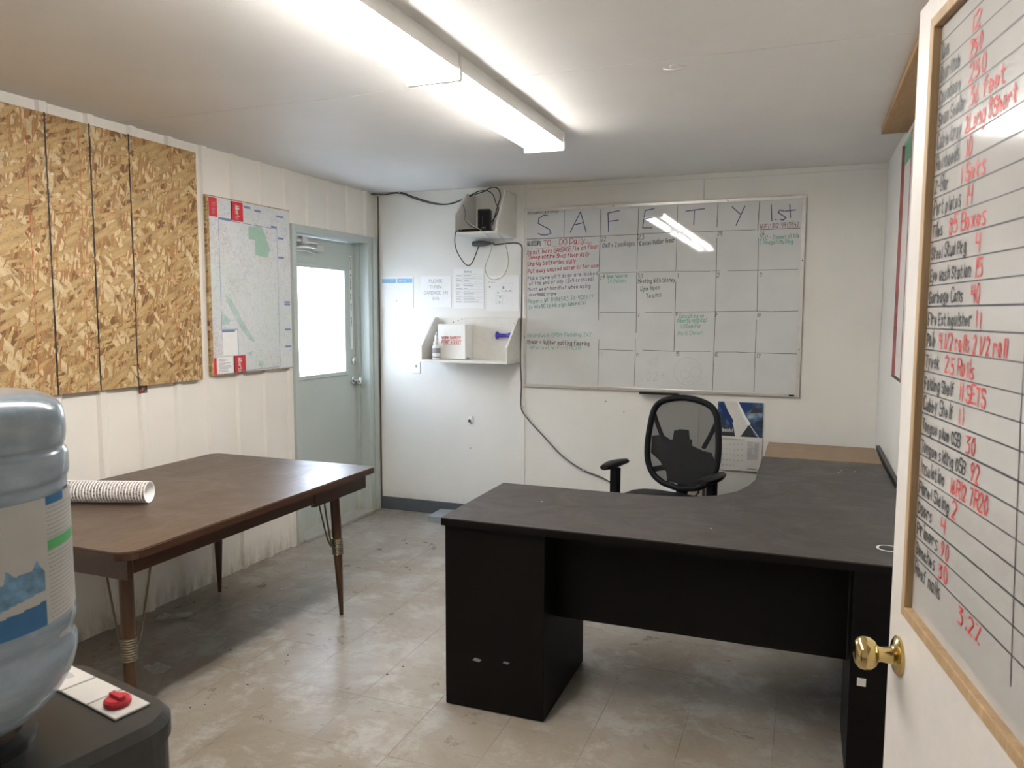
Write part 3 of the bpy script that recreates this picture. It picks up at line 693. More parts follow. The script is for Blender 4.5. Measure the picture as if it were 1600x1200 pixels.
def calgrid(b):
    for r in range(5):
        for q in range(7):
            if r*7+q < 2 or r*7+q > 32: continue
            write(b, FC, str(r*7+q-1), (.04+q*.085)*cw, -(.24+r*.16)*ch, .008, .0014, 0, off=.0006)
    rect(b, FC, .0, .60*cw, -.085*ch, -.07*ch, .0006)
    for r in range(18): rect(b, FC, .68*cw, (.68+.11+rnd.uniform(0, .04))*cw, -(.14+r*.03)*ch, -(.13+r*.03)*ch, .0006); rect(b, FC, .83*cw, (.83+.1)*cw, -(.14+r*.03)*ch, -(.13+r*.03)*ch, .0006)
    for q in range(6): rect(b, FC, (.67+.045*q)*cw, (.672+.045*q)*cw, -.90*ch, -.72*ch, .0006)
    write(b, FC, 'bendel', .70*cw, -.95*ch, .010, .003, 0, width=.2*cw, off=.0006)
kink('page_print', M['inkgrey'], calgrid)

# sheets taped to the wall
def sheet(name, pxs, label, cat='paper sheet', mt='paper', off=.0):
    q = [at(1, *p, YB-.003) for p in pxs]; X0 = (q[0].x+q[3].x)/2; X1 = (q[1].x+q[2].x)/2; Z1 = (q[0].z+q[1].z)/2; Z0 = (q[2].z+q[3].z)/2
    o = tag(box(name, (X0, X1, YB-.003-off, YB-.0006-off, Z0, Z1), M[mt]), label, cat)
    return o, backF(X0, Z0, YB-.0032-off), X1-X0, Z1-Z0
o, F, ww, hh = sheet('paper_sheet', ((596, 431), (646, 433), (646, 482), (596, 482)), 'white sheet with a sky-blue heading band nearest the exterior door')
ink('heading_band', M['skyblue'], o, lambda b: (rect(b, F, .03*ww, .46*ww, .80*hh, .93*hh), rect(b, F, .50*ww, .97*ww, .80*hh, .93*hh)))
ink('print', M['paper'], o, lambda b: (write(b, F, 'Safety meet', .07*ww, .84*hh, .010, .0015, 0, off=.0009), write(b, F, 'NOTICE', .56*ww, .84*hh, .012, .0022, 0, off=.0009)))
o, F, ww, hh = sheet('paper_sheet', ((658, 431), (705, 432), (705, 480), (658, 480)), 'laminated sheet reading PLEASE THROW GARBAGE IN BIN')
def pg(b):
    for k, (s, wd) in enumerate((('PLEASE', .46), ('THROW', .42), ('GARBAGE IN', .80), ('BIN', .20))): write(b, F, s, (.5-wd/2)*ww, (.80-k*.19)*hh, .021, .0026, .01, width=wd*ww)
ink('print', M['inkgrey'], o, pg)
o, F, ww, hh = sheet('paper_sheet', ((709, 418), (756, 421), (756, 482), (709, 482)), 'white printed form with ruled rows above the small shelf')
def form(b):
    write(b, F, 'Safety', .36*ww, .90*hh, .012, .0028, 0); rect(b, F, .26*ww, .78*ww, .855*hh, .86*hh)
    for k in range(11):
        z = (.80-.065*k)*hh; rect(b, F, .06*ww, .96*ww, z, z+.0012)
        rect(b, F, .08*ww, (.08+rnd.uniform(.08, .2))*ww, z+.006, z+.0095); rect(b, F, .34*ww, (.34+rnd.uniform(.1, .5))*ww, z+.006, z+.009)
ink('print', M['inkgrey'], o, form)
o, F, ww, hh = sheet('paper_sheet', ((760, 430), (811, 431), (811, 486), (760, 486)), 'white sheet with a small floor plan drawing beside the whiteboard')
def plan(b):
    write(b, F, 'Plan', .05*ww, .80*hh, .007, .0015, 0, width=.25*ww)
    for x, z, a, c_ in ((.08, .66, .05, .05), (.50, .62, .05, .08), (.60, .56, .03, .03), (.72, .56, .03, .03), (.34, .5, .04, .04), (.40, .38, .05, .03), (.38, .24, .05, .03)): rect(b, F, x*ww, (x+a)*ww, z*hh, (z+c_)*hh)
    for (x, z, x2, z2) in ((.48, .55, .82, .55), (.82, .55, .82, .78), (.48, .78, .82, .78), (.48, .55, .48, .78), (.30, .22, .50, .22), (.50, .22, .50, .44), (.30, .44, .50, .44), (.30, .22, .30, .44)): seg(b, F, (x*ww, z*hh), (x2*ww, z2*hh), .0012, .0005)
ink('print', M['inkgrey'], o, plan)

# lower first aid shelf
S = dict(x0=-2.575, x1=-1.905, zb=1.172, zt=1.488, d=.165)
sh = tag(empty('wall_shelf', ((S['x0']+S['x1'])/2, YB, S['zb'])), 'white wall shelf with slanted sides holding the first aid box', 'shelf')
build('shelf_board', lambda b: bx(b, S['x0'], S['x1'], YB-S['d']-.10, YB, S['zb'], S['zb']+.018), M['shelfwhite'], sh, False, .001)
build('back_panel', lambda b: bx(b, S['x0']+.016, S['x1']-.016, YB-.012, YB-.0005, S['zb']+.0182, S['zt']), M['shelfwhite'], sh, False, .001)
dd = S['d']+.10
for xx in (S['x0'], S['x1']-.016):
    build('side_panel', lambda b: prism(b, [(YB-.0005, S['zb']+.0182), (YB-dd, S['zb']+.0182), (YB-dd, S['zb']+.115), (YB-.05, S['zt']), (YB-.0005, S['zt'])], xx, xx+.016, ax=0), M['shelfwhite'], sh, False, .001)
build('screw', lambda b: [cyl(b, (x, YB-.0125, z), (x, YB-.0135, z), .004, n=8) for x, z in ((-2.39, 1.465), (-2.36, 1.475), (-1.95, 1.45), (-2.43, 1.455))], M['inkblack'], sh)['kind'] = 'stuff'
ztop = S['zb']+.0185
# first aid box
f0 = at(1, 685, 505, YB-.16); f1 = at(1, 727, 505, YB-.16)
fa = tag(empty('first_aid_box', ((f0.x+f1.x)/2, YB-.09, ztop)), 'white metal first aid box with red lettering on the wall shelf', 'first aid box')
FX0, FX1, FZ1 = f0.x, f1.x, at(1, 700, 507, YB-.16).z
build('box_body', lambda b: bx(b, FX0, FX1, YB-.145, YB-.02, ztop, FZ1), M['white'], fa, False, .004)
build('box_lid', lambda b: bx(b, FX0-.002, FX1+.002, YB-.165, YB-.1455, ztop+.002, FZ1+.002), M['white'], fa, False, .003)
build('latch', lambda b: bx(b, FX1+.0005, FX1+.012, YB-.15, YB-.12, ztop+.003, ztop+.012), M['greymetal'], fa, False)
FF = backF(FX0, ztop, YB-.1656); bw_, bh_ = FX1-FX0, FZ1-ztop
attach(ink('red_lettering', M['inkred'], fa, lambda b: (write(b, FF, 'WORK SAFETY', .14*bw_, .59*bh_, .016, .0038, 0, width=.72*bw_), rect(b, FF, .14*bw_, .86*bw_, .545*bh_, .56*bh_), write(b, FF, 'FIRST AID KIT', .14*bw_, .46*bh_, .016, .0038, 0, width=.72*bw_), rect(b, FF, .2*bw_, .84*bw_, .425*bh_, .435*bh_))), fa)
# pump bottle
bpx = at(1, 681, 545, YB-.21)
pb = tag(empty('pump_bottle', (bpx.x, YB-.205, ztop)), 'clear pump bottle with white top standing on the wall shelf', 'bottle')
bc = (bpx.x, YB-.205, ztop)
build('bottle_body', lambda b: lathe(b, [(.026, 0), (.029, .004), (.029, .085), (.024, .10), (.014, .108)], 24, bc), M['paper'], pb)
build('bottle_label', lambda b: lathe(b, [(.0293, .045), (.0296, .046), (.0296, .08), (.0293, .081)], 24, bc), M['inkgrey'], pb)
build('base_band', lambda b: lathe(b, [(.0293, .014), (.0296, .015), (.0296, .019), (.0293, .020)], 24, bc), M['inkblack'], pb)
build('pump_top', lambda b: (lathe(b, [(.021, .1085), (.021, .125), (.012, .13), (.010, .168), (.005, .175)], 20, bc), cyl(b, (bc[0], bc[1]-.0, bc[2]+.172), (bc[0]+.012, bc[1]-.012, bc[2]+.195), .005, n=10)), M['white'], pb)
# blue horn
h0 = at(1, 777, 524, YB-.05); h1 = at(1, 795, 525, YB-.05)
hb = tag(empty('blue_horn', (h0.x, YB-.05, h0.z-.02)), 'blue plastic trumpet-shaped horn hung on the shelf back panel', 'horn')
def horn(b):
    L = h1.x-h0.x+.012
    prof = [(0, .027), (.006, .030), (.012, .024), (.024, .014), (L-.022, .012), (L-.010, .016), (L, .021), (L+.006, .018)]
    rings(b, [Vector((h0.x-.008+t, YB-.045, h0.z)) for t, r in prof], [r for t, r in prof], 20)
build('horn_body', horn, M['blue'], hb)
build('mount_peg', lambda b: cyl(b, ((h0.x+h1.x)/2, YB-.034, h0.z), ((h0.x+h1.x)/2, YB-.0125, h0.z), .006, n=10), M['blue'], hb)

# outlet plates
def plate(px, py, label, w=.07, h=.115):
    q = at(1, px, py, YB-.004)
    t = tag(empty('outlet_plate', (q.x, YB, q.z)), label, 'outlet')
    build('cover', lambda b: bx(b, q.x-w/2, q.x+w/2, YB-.006, YB-.0003, q.z-h/2, q.z+h/2), M['white'], t, False, .0015)
    return t, q
t, q = plate(650, 571, 'white wall plate at the lower left of the shelf')
build('toggle', lambda b: bx(b, q.x-.005, q.x+.005, YB-.014, YB-.0062, q.z-.012, q.z+.004), M['greymetal'], t, False, .001)
t, q = plate(735, 656, 'small cracked wall jack low on the back wall', .034, .055)
build('jack_hole', lambda b: cyl(b, (q.x-.006, YB-.0062, q.z-.008), (q.x-.006, YB-.0085, q.z-.008), .012, n=12), plain('rust brown', (.10, .03, .025), .6), t)
build('jack_stub', lambda b: tube(b, [(q.x-.004, YB-.008, q.z-.008), (q.x+.008, YB-.02, q.z-.016), (q.x+.02, YB-.018, q.z-.03)], .003), M['greycable'], t)

# upper router shelf
U = dict(x0=-2.262, x1=-1.942, zb=2.050, zt=2.352, d=.36)
us = tag(empty('corner_shelf_box', ((U['x0']+U['x1'])/2, YB, U['zb'])), 'small white open shelf box high on the back wall', 'shelf')
build('shelf_board', lambda b: bx(b, U['x0'], U['x1'], YB-U['d'], YB-.0005, U['zb'], U['zb']+.016), M['shelfwhite'], us, False, .001)
build('back_panel', lambda b: bx(b, U['x0']+.014, U['x1']-.014, YB-.012, YB-.0005, U['zb']+.0162, U['zt']), M['shelfwhite'], us, False, .001)
build('side_panel', lambda b: prism(b, [(YB-.0005, U['zb']+.0162), (YB-U['d'], U['zb']+.0162), (YB-U['d'], U['zb']+.125), (YB-.16, U['zt']), (YB-.0005, U['zt'])], U['x0'], U['x0']+.014, ax=0), M['shelfwhite'], us, False, .001)
build('side_panel', lambda b: prism(b, [(YB-.0005, U['zb']+.0162), (YB-U['d'], U['zb']+.0162), (YB-U['d'], U['zb']+.05), (YB-.20, U['zt']), (YB-.0005, U['zt'])], U['x1']-.014, U['x1'], ax=0), M['shelfwhite'], us, False, .001)
zs = U['zb']+.0165
r0 = empty('router', (-2.10, YB-.20, zs), math.radians(12)); tag(r0, 'upright black router in the high shelf box', 'router')
bm = bmesh.new(); prism(bm, rrect(-.045, .045, .0, .165, .012, 4), -.018, .018, ax=1); obj('router_body', bm, M['black'], r0, bevel=.003)
bm = bmesh.new(); prism(bm, rrect(-.036, .036, .018, .15, .008, 4), -.0205, -.0182, ax=1); obj('router_front', bm, M['blackmat'], r0)
def leds(b):
    for k, z in enumerate((.105, .09, .075, .06)): write(b, (Vector((-.012, -.0207, z)), VX, VZ, -VY), 'i', 0, 0, .010, .002, 0)
    write(b, (Vector((-.02, -.0207, .035)), VX, VZ, -VY), 'net', 0, 0, .014, .002, 0)
ink('router_print', M['inkgrey'], r0, leds)
m2 = tag(empty('modem', (-2.15, YB-.27, zs)), 'flat black modem lying in the high shelf box', 'modem')
build('modem_body', lambda b: bx(b, -2.235, -2.02, YB-.335, YB-.24, zs, zs+.020), M['blackmat'], m2, False, .004)
build('modem_foot', lambda b: bx(b, -2.23, -2.025, YB-.338, YB-.3355, zs+.004, zs+.016), M['black'], m2, False)

# cables
def cable(name, pts, r, mt, label, y=None):
    bm = bmesh.new(); tube(bm, [(p[0] if len(p) == 3 else 0, p[1], p[2]) for p in pts], r, 8, 6)
    return tag(obj(name, bm, M[mt], smooth=True), label, 'cable')
def cp(px, py, d): v = at(1, px, py, YB-d); return (v.x, v.y, v.z)
cable('black_cable', [cp(579, 310, .03), cp(578, 303, .035), cp(595, 301.5, .03), cp(625, 300.5, .02), cp(645, 307, .02), cp(670, 315, .02), cp(697, 319, .02), cp(722, 312, .08), cp(738, 305, .14), cp(757, 299, .16), cp(768, 293, .17), cp(778, 295, .19), cp(782, 306, .21), cp(778, 321, .22), cp(774, 335, .22), cp(769, 352, .20)], .0038, 'cable', 'black cable running from the corner along the ceiling over the shelf box')
cable('black_cable', [cp(579, 304, .05), cp(600, 304, .03), cp(625, 302, .026), cp(650, 311, .026), cp(680, 319, .026), cp(705, 318.5, .028), cp(724, 311, .10), cp(745, 300, .16), cp(760, 298, .18), cp(770, 304, .20), cp(775, 318, .21), cp(779, 327, .23), cp(773, 340, .22), cp(765, 350, .19)], .0033, 'cable', 'second black cable looping down behind the router')
cable('power_lead', [cp(722, 314, .20), cp(727, 332, .28), cp(726, 342, .31), cp(733, 351, .33), cp(742, 356, .35), cp(752, 360, .345)], .0022, 'cable', 'thin dark lead hanging inside the shelf box')
cable('power_lead', [cp(719, 360, .345), cp(712, 363, .375), cp(711, 382, .25), cp(717, 399, .07), cp(729, 414, .03), cp(738, 410, .03), cp(748, 385, .035)], .0035, 'cable', 'black power lead looping under the shelf box to the extension block')
cable('yellow_cable', [cp(720, 360, .345), cp(728, 345, .33), cp(735, 350, .36), cp(752, 360, .375), cp(768, 377, .25), cp(766, 395, .05), cp(758, 418, .03), cp(763, 433, .03), cp(773, 437, .03), cp(786, 431, .03), cp(794, 413, .03), cp(792, 390, .10), cp(784, 371, .25), cp(774, 362, .37)], .0024, 'yellowcable', 'pale yellow cable looping below the shelf box')
e0, e1 = at(1, 738, 381, YB-.03), at(1, 763, 382, YB-.03)
eb = tag(empty('extension_block', (e0.x, YB-.03, e0.z)), 'grey extension cord end block under the shelf box', 'extension cord')
def extb(b):
    prof = [(0, .012), (.004, .018), (.05, .022), (.09, .020), (.13, .012), (.16, .008)]
    rings(b, [Vector((e0.x+t, YB-.026, e0.z-.0*t)) for t, r in prof], [r for t, r in prof], 14)
build('socket_block', extb, M['greycable'], eb)
build('grey_cord', lambda b: tube(b, [(e0.x+.155, YB-.026, e0.z), cp(775, 382, .02), cp(795, 380, .012), cp(808, 380, .012), cp(815, 385, .012), cp(815.5, 400, .012), cp(815, 460, .012), cp(814, 520, .012), cp(813, 560, .012), cp(814.5, 600, .012), cp(814, 636, .012), cp(825, 655, .012), cp(848, 680, .012), cp(878, 712, .012), cp(910, 734, .012), cp(940, 746, .014), cp(966, 761, .018)], .0052, 8, 5), M['greycable'], eb)
for px, py, lb in ((773, 383, 'cable clip under the shelf box'), (816.5, 636, 'cable clip where the grey cord turns right'), (911, 735, 'cable clip on the slanting grey cord'), (625, 300, 'cable clip on the black cables by the ceiling')):
    q = at(1, px, py, YB-.01); k = tag(box('cable_clip', (q.x-.008, q.x+.008, YB-.021 if px != 625 else YB-.03, YB-.0065 if px == 816.5 else YB-.0005, q.z-.007, q.z+.007), M['alu'], bevel=.002), 'small '+lb, 'clip')
# nails and marks
def nails(b):
    for px, py in ((947, 627), (975, 643), (1029, 627), (620, 470), (735, 700), (1379, 570), (1240, 520)):
        q = at(1, px, py, YB); cyl(b, (q.x, YB-.0005, q.z), (q.x, YB-.006, q.z), .0035, n=8)
build('screw', nails, M['inkblack'], wb)['kind'] = 'stuff'

# ceiling hook plate
q = at(2, 1055, 103, H)
t = tag(empty('ceiling_hook', (q.x, q.y, H)), 'small torn wire staple on the ceiling seam', 'hook')
build('hook_plate', lambda b: lathe(b, [(.016, -.006), (.020, -.003), (.020, -.0003)], 16, (q.x, q.y, H)), M['shelfwhite'], t)
build('wire', lambda b: (tube(b, [(q.x-.045, q.y+.01, H-.003), (q.x-.01, q.y, H-.012), (q.x+.04, q.y+.008, H-.003)], .0022)), M['shelfwhite'], t)

# ================================================================== DINING TABLE
TZ = .745
tb = tag(empty('dining_table', (-2.55, 2.55, 0)), 'brown walnut laminate dining table on tapered legs by the ribbed wall', 'table')
TX0, TX1, TY0, TY1 = -3.045, -2.02, 1.80, 3.33
def tbl(g):
    o_ = []
    for cx, cy, a0, r_ in ((TX1+g, TY1+g, 0, .022), (TX0-g, TY1+g, 90, .05), (TX0-g, TY0-g, 180, .06), (TX1+g, TY0-g, 270, .065)):
        ccx = cx-r_ if a0 in (0, 270) else cx+r_; ccy = cy-r_ if a0 in (0, 90) else cy+r_
        for k in range(9):
            t_ = math.radians(a0+90*k/8); o_.append((ccx+r_*math.cos(t_), ccy+r_*math.sin(t_)))
    return o_
outl = tbl(0)
build('tabletop', lambda b: prism(b, outl, TZ-.006, TZ), M['walnuttop'], tb, False)
build('top_edge', lambda b: prism(b, tbl(.002), TZ-.030, TZ-.0062), M['walnutedge'], tb, False)
def apron(b):
    i = .035; t_ = .022
    for d in ((TX0+i, TX1-i, TY0+i, TY0+i+t_), (TX0+i, TX1-i, TY1-i-t_, TY1-i), (TX0+i, TX0+i+t_, TY0+i+t_, TY1-i-t_)): bx(b, *d, TZ-.105, TZ-.031)
build('apron', apron, M['walnutedge'], tb, False, .002)
ym = 2.86
for a_, b_ in ((TY0+.057, ym-.002), (ym+.002, TY1-.057)):
    build('apron', lambda b: bx(b, TX1-.057, TX1-.035, a_, b_, TZ-.088 if a_ < 2 else TZ-.105, TZ-.031), M['walnutedge'], tb, False, .002)
build('slide_rail', lambda b: bx(b, TX1-.034, TX1-.026, 2.40, 2.62, TZ-.045, TZ-.032), M['walnutedge'], tb, False, .002)
ink_o = attach(ink('leaf_seam', M['inkblack'], tb, lambda b: rect(b, (Vector((0, 0, TZ)), VX, VY, VZ), TX0+.01, TX1, 2.5685, 2.5697, .0002)), tb)
for lx, ly, sx_, sy_ in ((TX1-.15, TY0+.13, 1, -1), (TX1-.15, TY1-.15, 1, 1), (TX0+.12, TY0+.13, -1, -1), (TX0+.115, TY1-.12, -1, 1)):
    top = Vector((lx+.0*sx_, ly, TZ-.031)); bot = Vector((lx+.02*sx_, ly+.02*sy_, 0)); dv = bot-top
    L = bmesh.new(); prof = [(0, .024), (.35, .024), (.62, .021), (.99, .010), (1, .010)]
    rings(L, [top+dv*t_ for t_, r in prof], [r for t_, r in prof], 16)
    lg = attach(obj('leg', L, M['legwood'], smooth=True), tb)
    fe = bmesh.new(); n_ = 9
    cs, rr_ = [], []
    for k in range(n_*2+1): cs.append(top+dv*(.44+.115*k/(n_*2))); rr_.append(.0265 if k % 2 else .0285)
    rings(fe, cs, rr_, 16); f_ = attach(obj('ferrule', fe, M['ferrule'], smooth=True), lg); f_.parent = lg; f_.matrix_parent_inverse = basis(tb).inverted() @ Matrix.Identity(4) if False else Matrix.Identity(4)
    jt = top+dv*.47
    br = bmesh.new()
    for ex, ey in ((-.16*sx_, .02*sy_*-1), (.0, -.16*sy_)):
        tube(br, [(jt.x+ex*.12, jt.y+ey*.12, jt.z-.03), (jt.x+ex*.35, jt.y+ey*.35, jt.z+.02), (jt.x+ex*.8, jt.y+ey*.8, TZ-.032)], .0042, 8, 5)
    attach(obj('brace_wire', br, M['bracemetal'], smooth=True), tb)

# stack of paper cups on the table
ca_ = Vector((-2.475, 2.335, TZ+.0462)); dirc = Vector((-.945, -.325, 0)).normalized()
cs_ = tag(empty('cup_stack', (ca_.x, ca_.y, TZ)), 'sleeve of nested paper cups lying on the dining table', 'cups')
u_ = dirc.cross(VZ).normalized()
cup_me = None
def cupmesh():
    b = bmesh.new(); N = 24
    prof = [(0.0, .0435), (.002, .0445), (.004, .0435), (.085, .032), (.085, .030), (.080, .029), (.079, .002)]
    prof = [(.079, .002), (.080, .029), (.005, .0405), (0, .0425), (.0025, .0455), (.006, .0425), (.086, .0325), (.086, .030), (.083, .029), (.082, .002)]
    rs = [[b.verts.new((t, r*math.cos(2*PI*k/N), r*math.sin(2*PI*k/N))) for k in range(N)] for t, r in prof]
    for a, c in zip(rs, rs[1:]):
        for k in range(N): b.faces.new((a[k], a[(k+1) % N], c[(k+1) % N], c[k]))
    b.faces.new(rs[0][::-1]); b.faces.new(rs[-1]); bmesh.ops.recalc_face_normals(b, faces=b.faces)
    me = bpy.data.meshes.new('cup'); b.to_mesh(me); b.free()
    for f in me.polygons: f.use_smooth = True
    return me
def cupmat():
    m, n, l, p = newmat('printed paper cup'); tcn = n.new('ShaderNodeTexCoord')
    mp = n.new('ShaderNodeMapping'); l.new(tcn.outputs['Object'], mp.inputs[0]); mp.inputs['Scale'].default_value = (1, 60, 60)
    oi = n.new('ShaderNodeObjectInfo'); ad = n.new('ShaderNodeVectorMath'); ad.operation = 'ADD'; l.new(mp.outputs[0], ad.inputs[0]); l.new(oi.outputs['Random'], ad.inputs[1])
    f = noise(n, l, ad.outputs[0], 2.2, 3, .7)
    s = n.new('ShaderNodeSeparateXYZ'); l.new(tcn.outputs['Object'], s.inputs[0])
    band = n.new('ShaderNodeMath'); band.operation = 'MULTIPLY'
    l.new(ramp(n, l, s.outputs[0], [(.0035, 0.), (.005, 1.), (.5, 1.)]), band.inputs[0]); l.new(ramp(n, l, f, [(.54, 0.), (.58, 1.)]), band.inputs[1])
    l.new(mix(n, l, band.outputs[0], (.70, .66, .61), (.14, .12, .105)), p.inputs['Base Color']); p.inputs['Roughness'].default_value = .5
    return m
cup_me = cupmesh(); cup_me.materials.append(cupmat()); cup_me.materials.append(M['paper'])
for f in cup_me.polygons:
    c_ = f.center; rr0 = math.hypot(c_.y, c_.z)
    if f.normal.y*c_.y+f.normal.z*c_.z < 0 or c_.x < .004: f.material_index = 1
rotc = Matrix((dirc, dirc.cross(VZ)*-1, VZ)).transposed()
for k in range(29):
    o = bpy.data.objects.new('cup', cup_me); C.objects.link(o); o.parent = cs_
    o.matrix_world = Matrix.Identity(4); P0 = ca_+dirc*(k*.0125)
    o.matrix_parent_inverse = basis(cs_).inverted()
    o.matrix_basis = Matrix.Translation(P0) @ (rotc @ Matrix.Rotation(rnd.uniform(-.5, .5), 3, 'X')).to_4x4()

# ================================================================== WATER COOLER AND BOTTLE
CT = .965
wc = empty('water_cooler', (-.985, .635, 0), math.radians(-12)); tag(wc, 'charcoal water cooler with white switch strip in the near left corner', 'water cooler')
def cb(name, fn, mt, bevel=0, smooth=False, seg=2, par=None):
    bm = bmesh.new(); fn(bm); return obj(name, bm, mt, par or wc, bevel=bevel, smooth=smooth, seg=seg)
hw, hd = .155, .205
cb('cooler_body', lambda b: prism(b, rrect(-hw+.006, hw-.006, -hd+.006, hd-.006, .06, 8), .02, CT-.035), M['coolerdark'])
def topcap(b):
    for s_, z_a, z_b in ((0, CT-.0345, CT-.012),): prism(b, rrect(-hw, hw, -hd, hd, .07, 10), z_a, z_b)
cb('top_cover', topcap, M['coolerdark'])
def toplid(b):
    lo = rrect(-hw, hw, -hd, hd, .07, 10); hi = rrect(-hw+.010, hw-.010, -hd+.010, hd-.010, .06, 10)
    a = [b.verts.new((x, y, CT-.0118)) for x, y in lo]; c = [b.verts.new((x, y, CT)) for x, y in hi]
    b.faces.new(a[::-1]); b.faces.new(c); n = len(a)
    for i in range(n): b.faces.new((a[i], a[(i+1) % n], c[(i+1) % n], c[i]))
cb('top_lid', toplid, M['coolerdark'])
cb('bottle_collar', lambda b: lathe(b, [(.085, .0002), (.085, .012), (.070, .016), (.060, .006)], 32, (0, -.02, CT)), M['coolerdark'], smooth=True)
PY = .152
for k, (xa, xb) in enumerate(((-.115, -.0435), (-.0405, .0275), (.0305, .100))):
    sp = cb('switch_plate', lambda b: bx(b, xa, xb, PY-.026, PY+.026, CT+.0002, CT+.004), M['switchplastic'], .001, seg=1)
    if k == 2:
        kn = cb('hot_knob', lambda b: (lathe(b, [(.017, .0), (.018, .002), (.018, .007), (.015, .010)], 24, (.065, PY-.002, CT+.0042)), bx(b, .051, .079, PY-.006, PY+.002, CT+.0143, CT+.019)), M['red'], smooth=True)
    if k == 0:
        ink('smudge', M['inkgrey'], sp, lambda b: poly(b, (Vector((0, 0, CT+.0042)), VX, VY, VZ), [(-.10+.0, PY+.002), (-.085, PY-.004), (-.07, PY-.002), (-.068, PY+.008), (-.085, PY+.012), (-.098, PY+.008)], .0002))
for sx2 in (-.11, .11):
    for sy2 in (-.15, .15): cb('foot', lambda b: cyl(b, (sx2, sy2, 0), (sx2, sy2, .0198), .02, n=12), M['black'])
# bottle
bt = empty('water_bottle', (-.985, .615, CT+.0165)); tag(bt, 'large blue water jug with mountain label upside down on the cooler', 'water jug')
R0 = .135
prof = [(.028, -.0), (.030, .004), (.055, .008), (.085, .024), (.112, .050), (.128, .080), (.1345, .105), (.1350, .118), (.1305, .130), (.1305, .138), (.1345, .150), (.135, .165), (.132, .176), (.1315, .20), (.1315, .345), (.1325, .352), (.1345, .360), (.1350, .378), (.1335, .388), (.1305, .393), (.1305, .398), (.1325, .404), (.1335, .42), (.1325, .437), (.128, .452), (.116, .463), (.095, .470), (.05, .472), (.004, .470)]
def smoothprof(pr, sub=4):
    s = spline([(r, z, 0) for r, z in pr], sub); return [(max(.001, p.x), p.y) for p in s]
HB = .44/.472
bm = bmesh.new(); lathe(bm, [(r, z*HB) for r, z in smoothprof(prof)], 72); obj('jug_body', bm, M['bottle'], bt, smooth=True)
# label, printed panel by panel
TH0 = math.radians(-32)
def inpoly(x, y, P):
    c = False; j = len(P)-1
    for i in range(len(P)):
        if (P[i][1] > y) != (P[j][1] > y) and x < (P[j][0]-P[i][0])*(y-P[i][1])/(P[j][1]-P[i][1])+P[i][0]: c = not c
        j = i
    return c
zl0, zl1 = .158, .315
def label(b):
    na, nz = 260, 90
    mt_blue = [(-90, .0), (44, .0), (44, .20), (20, .17), (-90, .16)]
    mtn = [(2, .30), (18, .50), (23, .52), (27, .46), (36, .47), (39, .53), (44, .42), (44, .28), (34, .27), (14, .21), (2, .22)]
    snow = [(14, .42), (18, .50), (22.5, .52), (22, .43), (16, .40)]
    patch = [(-90, .03), (14, .05), (14, .13), (-90, .12)]
    for i in range(na):
        for j in range(nz):
            a = -60+150*(i+.5)/na; v = (j+.5)/nz
            mi = 0
            if a < 45:
                if inpoly(a, v, mt_blue) and not inpoly(a, v, patch): mi = 1
                elif inpoly(a, v, mtn) and not inpoly(a, v, snow): mi = 2
                elif (11.6 < a < 12.8 and .54 < v < .72) or (8 < a < 14.8 and .705 < v < .72) or (8 < a < 12.8 and .54 < v < .555): mi = 3
            elif a > 46.5:
                if v > .93 and a < 63: mi = 1
                elif .58 < v < .66: mi = 4
                elif v < .92 and (j % 3 == 0) and (int(a*1.7)*7+j*13) % 5 and a < 84: mi = 3
            def q(ii, jj):
                aa = TH0+math.radians(-60+150*ii/na); r = R0*.985+.0012; return (r*math.cos(aa), r*math.sin(aa), zl0+(zl1-zl0)*jj/nz)
            yield (q(i, j), q(i+1, j), q(i+1, j+1), q(i, j+1)), mi
vs, fs, mis = [], [], []
for qd, mi in label(None):
    k = len(vs); vs += qd; fs.append((k, k+1, k+2, k+3)); mis.append(mi)
me = bpy.data.meshes.new('jug_label'); me.from_pydata(vs, [], fs)
for k in ('label', 'labelblue', 'labelmid', 'inkgrey', 'labelgreen'): me.materials.append(M[k])
for f, mi in zip(me.polygons, mis): f.material_index = mi
o = bpy.data.objects.new('jug_label', me); C.objects.link(o); o.parent = bt

# ================================================================== L-SHAPED DESK
DZ = .745
dk = tag(empty('corner_desk', (-.45, 3.0, 0)), 'dark espresso L-shaped office desk in the right half of the room', 'desk')
def arc(cx, cy, rx, ry, a0, a1, n=12): return [(cx+rx*math.cos(math.radians(a0+(a1-a0)*k/n)), cy+ry*math.sin(math.radians(a0+(a1-a0)*k/n))) for k in range(n+1)]
DX0, DXR = -1.278, .392
deskpoly = [(DX0, 2.575), (DXR, 2.575), (DXR, 4.33), (-.203, 4.35), (-.203, 3.72), (-.222, 3.58), (-.262, 3.44), (-.335, 3.33), (-.43, 3.265), (-.56, 3.235), (-.80, 3.222), (DX0, 3.222)]
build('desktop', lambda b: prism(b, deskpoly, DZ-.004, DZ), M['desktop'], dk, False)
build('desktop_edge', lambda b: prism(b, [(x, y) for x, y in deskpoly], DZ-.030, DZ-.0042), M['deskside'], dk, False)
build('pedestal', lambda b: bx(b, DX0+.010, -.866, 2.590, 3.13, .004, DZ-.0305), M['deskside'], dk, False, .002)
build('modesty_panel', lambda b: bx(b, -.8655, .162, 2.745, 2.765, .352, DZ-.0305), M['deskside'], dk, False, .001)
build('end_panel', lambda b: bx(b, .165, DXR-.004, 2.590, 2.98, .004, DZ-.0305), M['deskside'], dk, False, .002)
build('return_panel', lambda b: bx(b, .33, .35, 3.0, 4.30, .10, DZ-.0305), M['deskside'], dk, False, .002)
build('return_panel', lambda b: bx(b, -.19, DXR-.02, 4.30, 4.322, .004, DZ-.0305), M['deskside'], dk, False, .002)
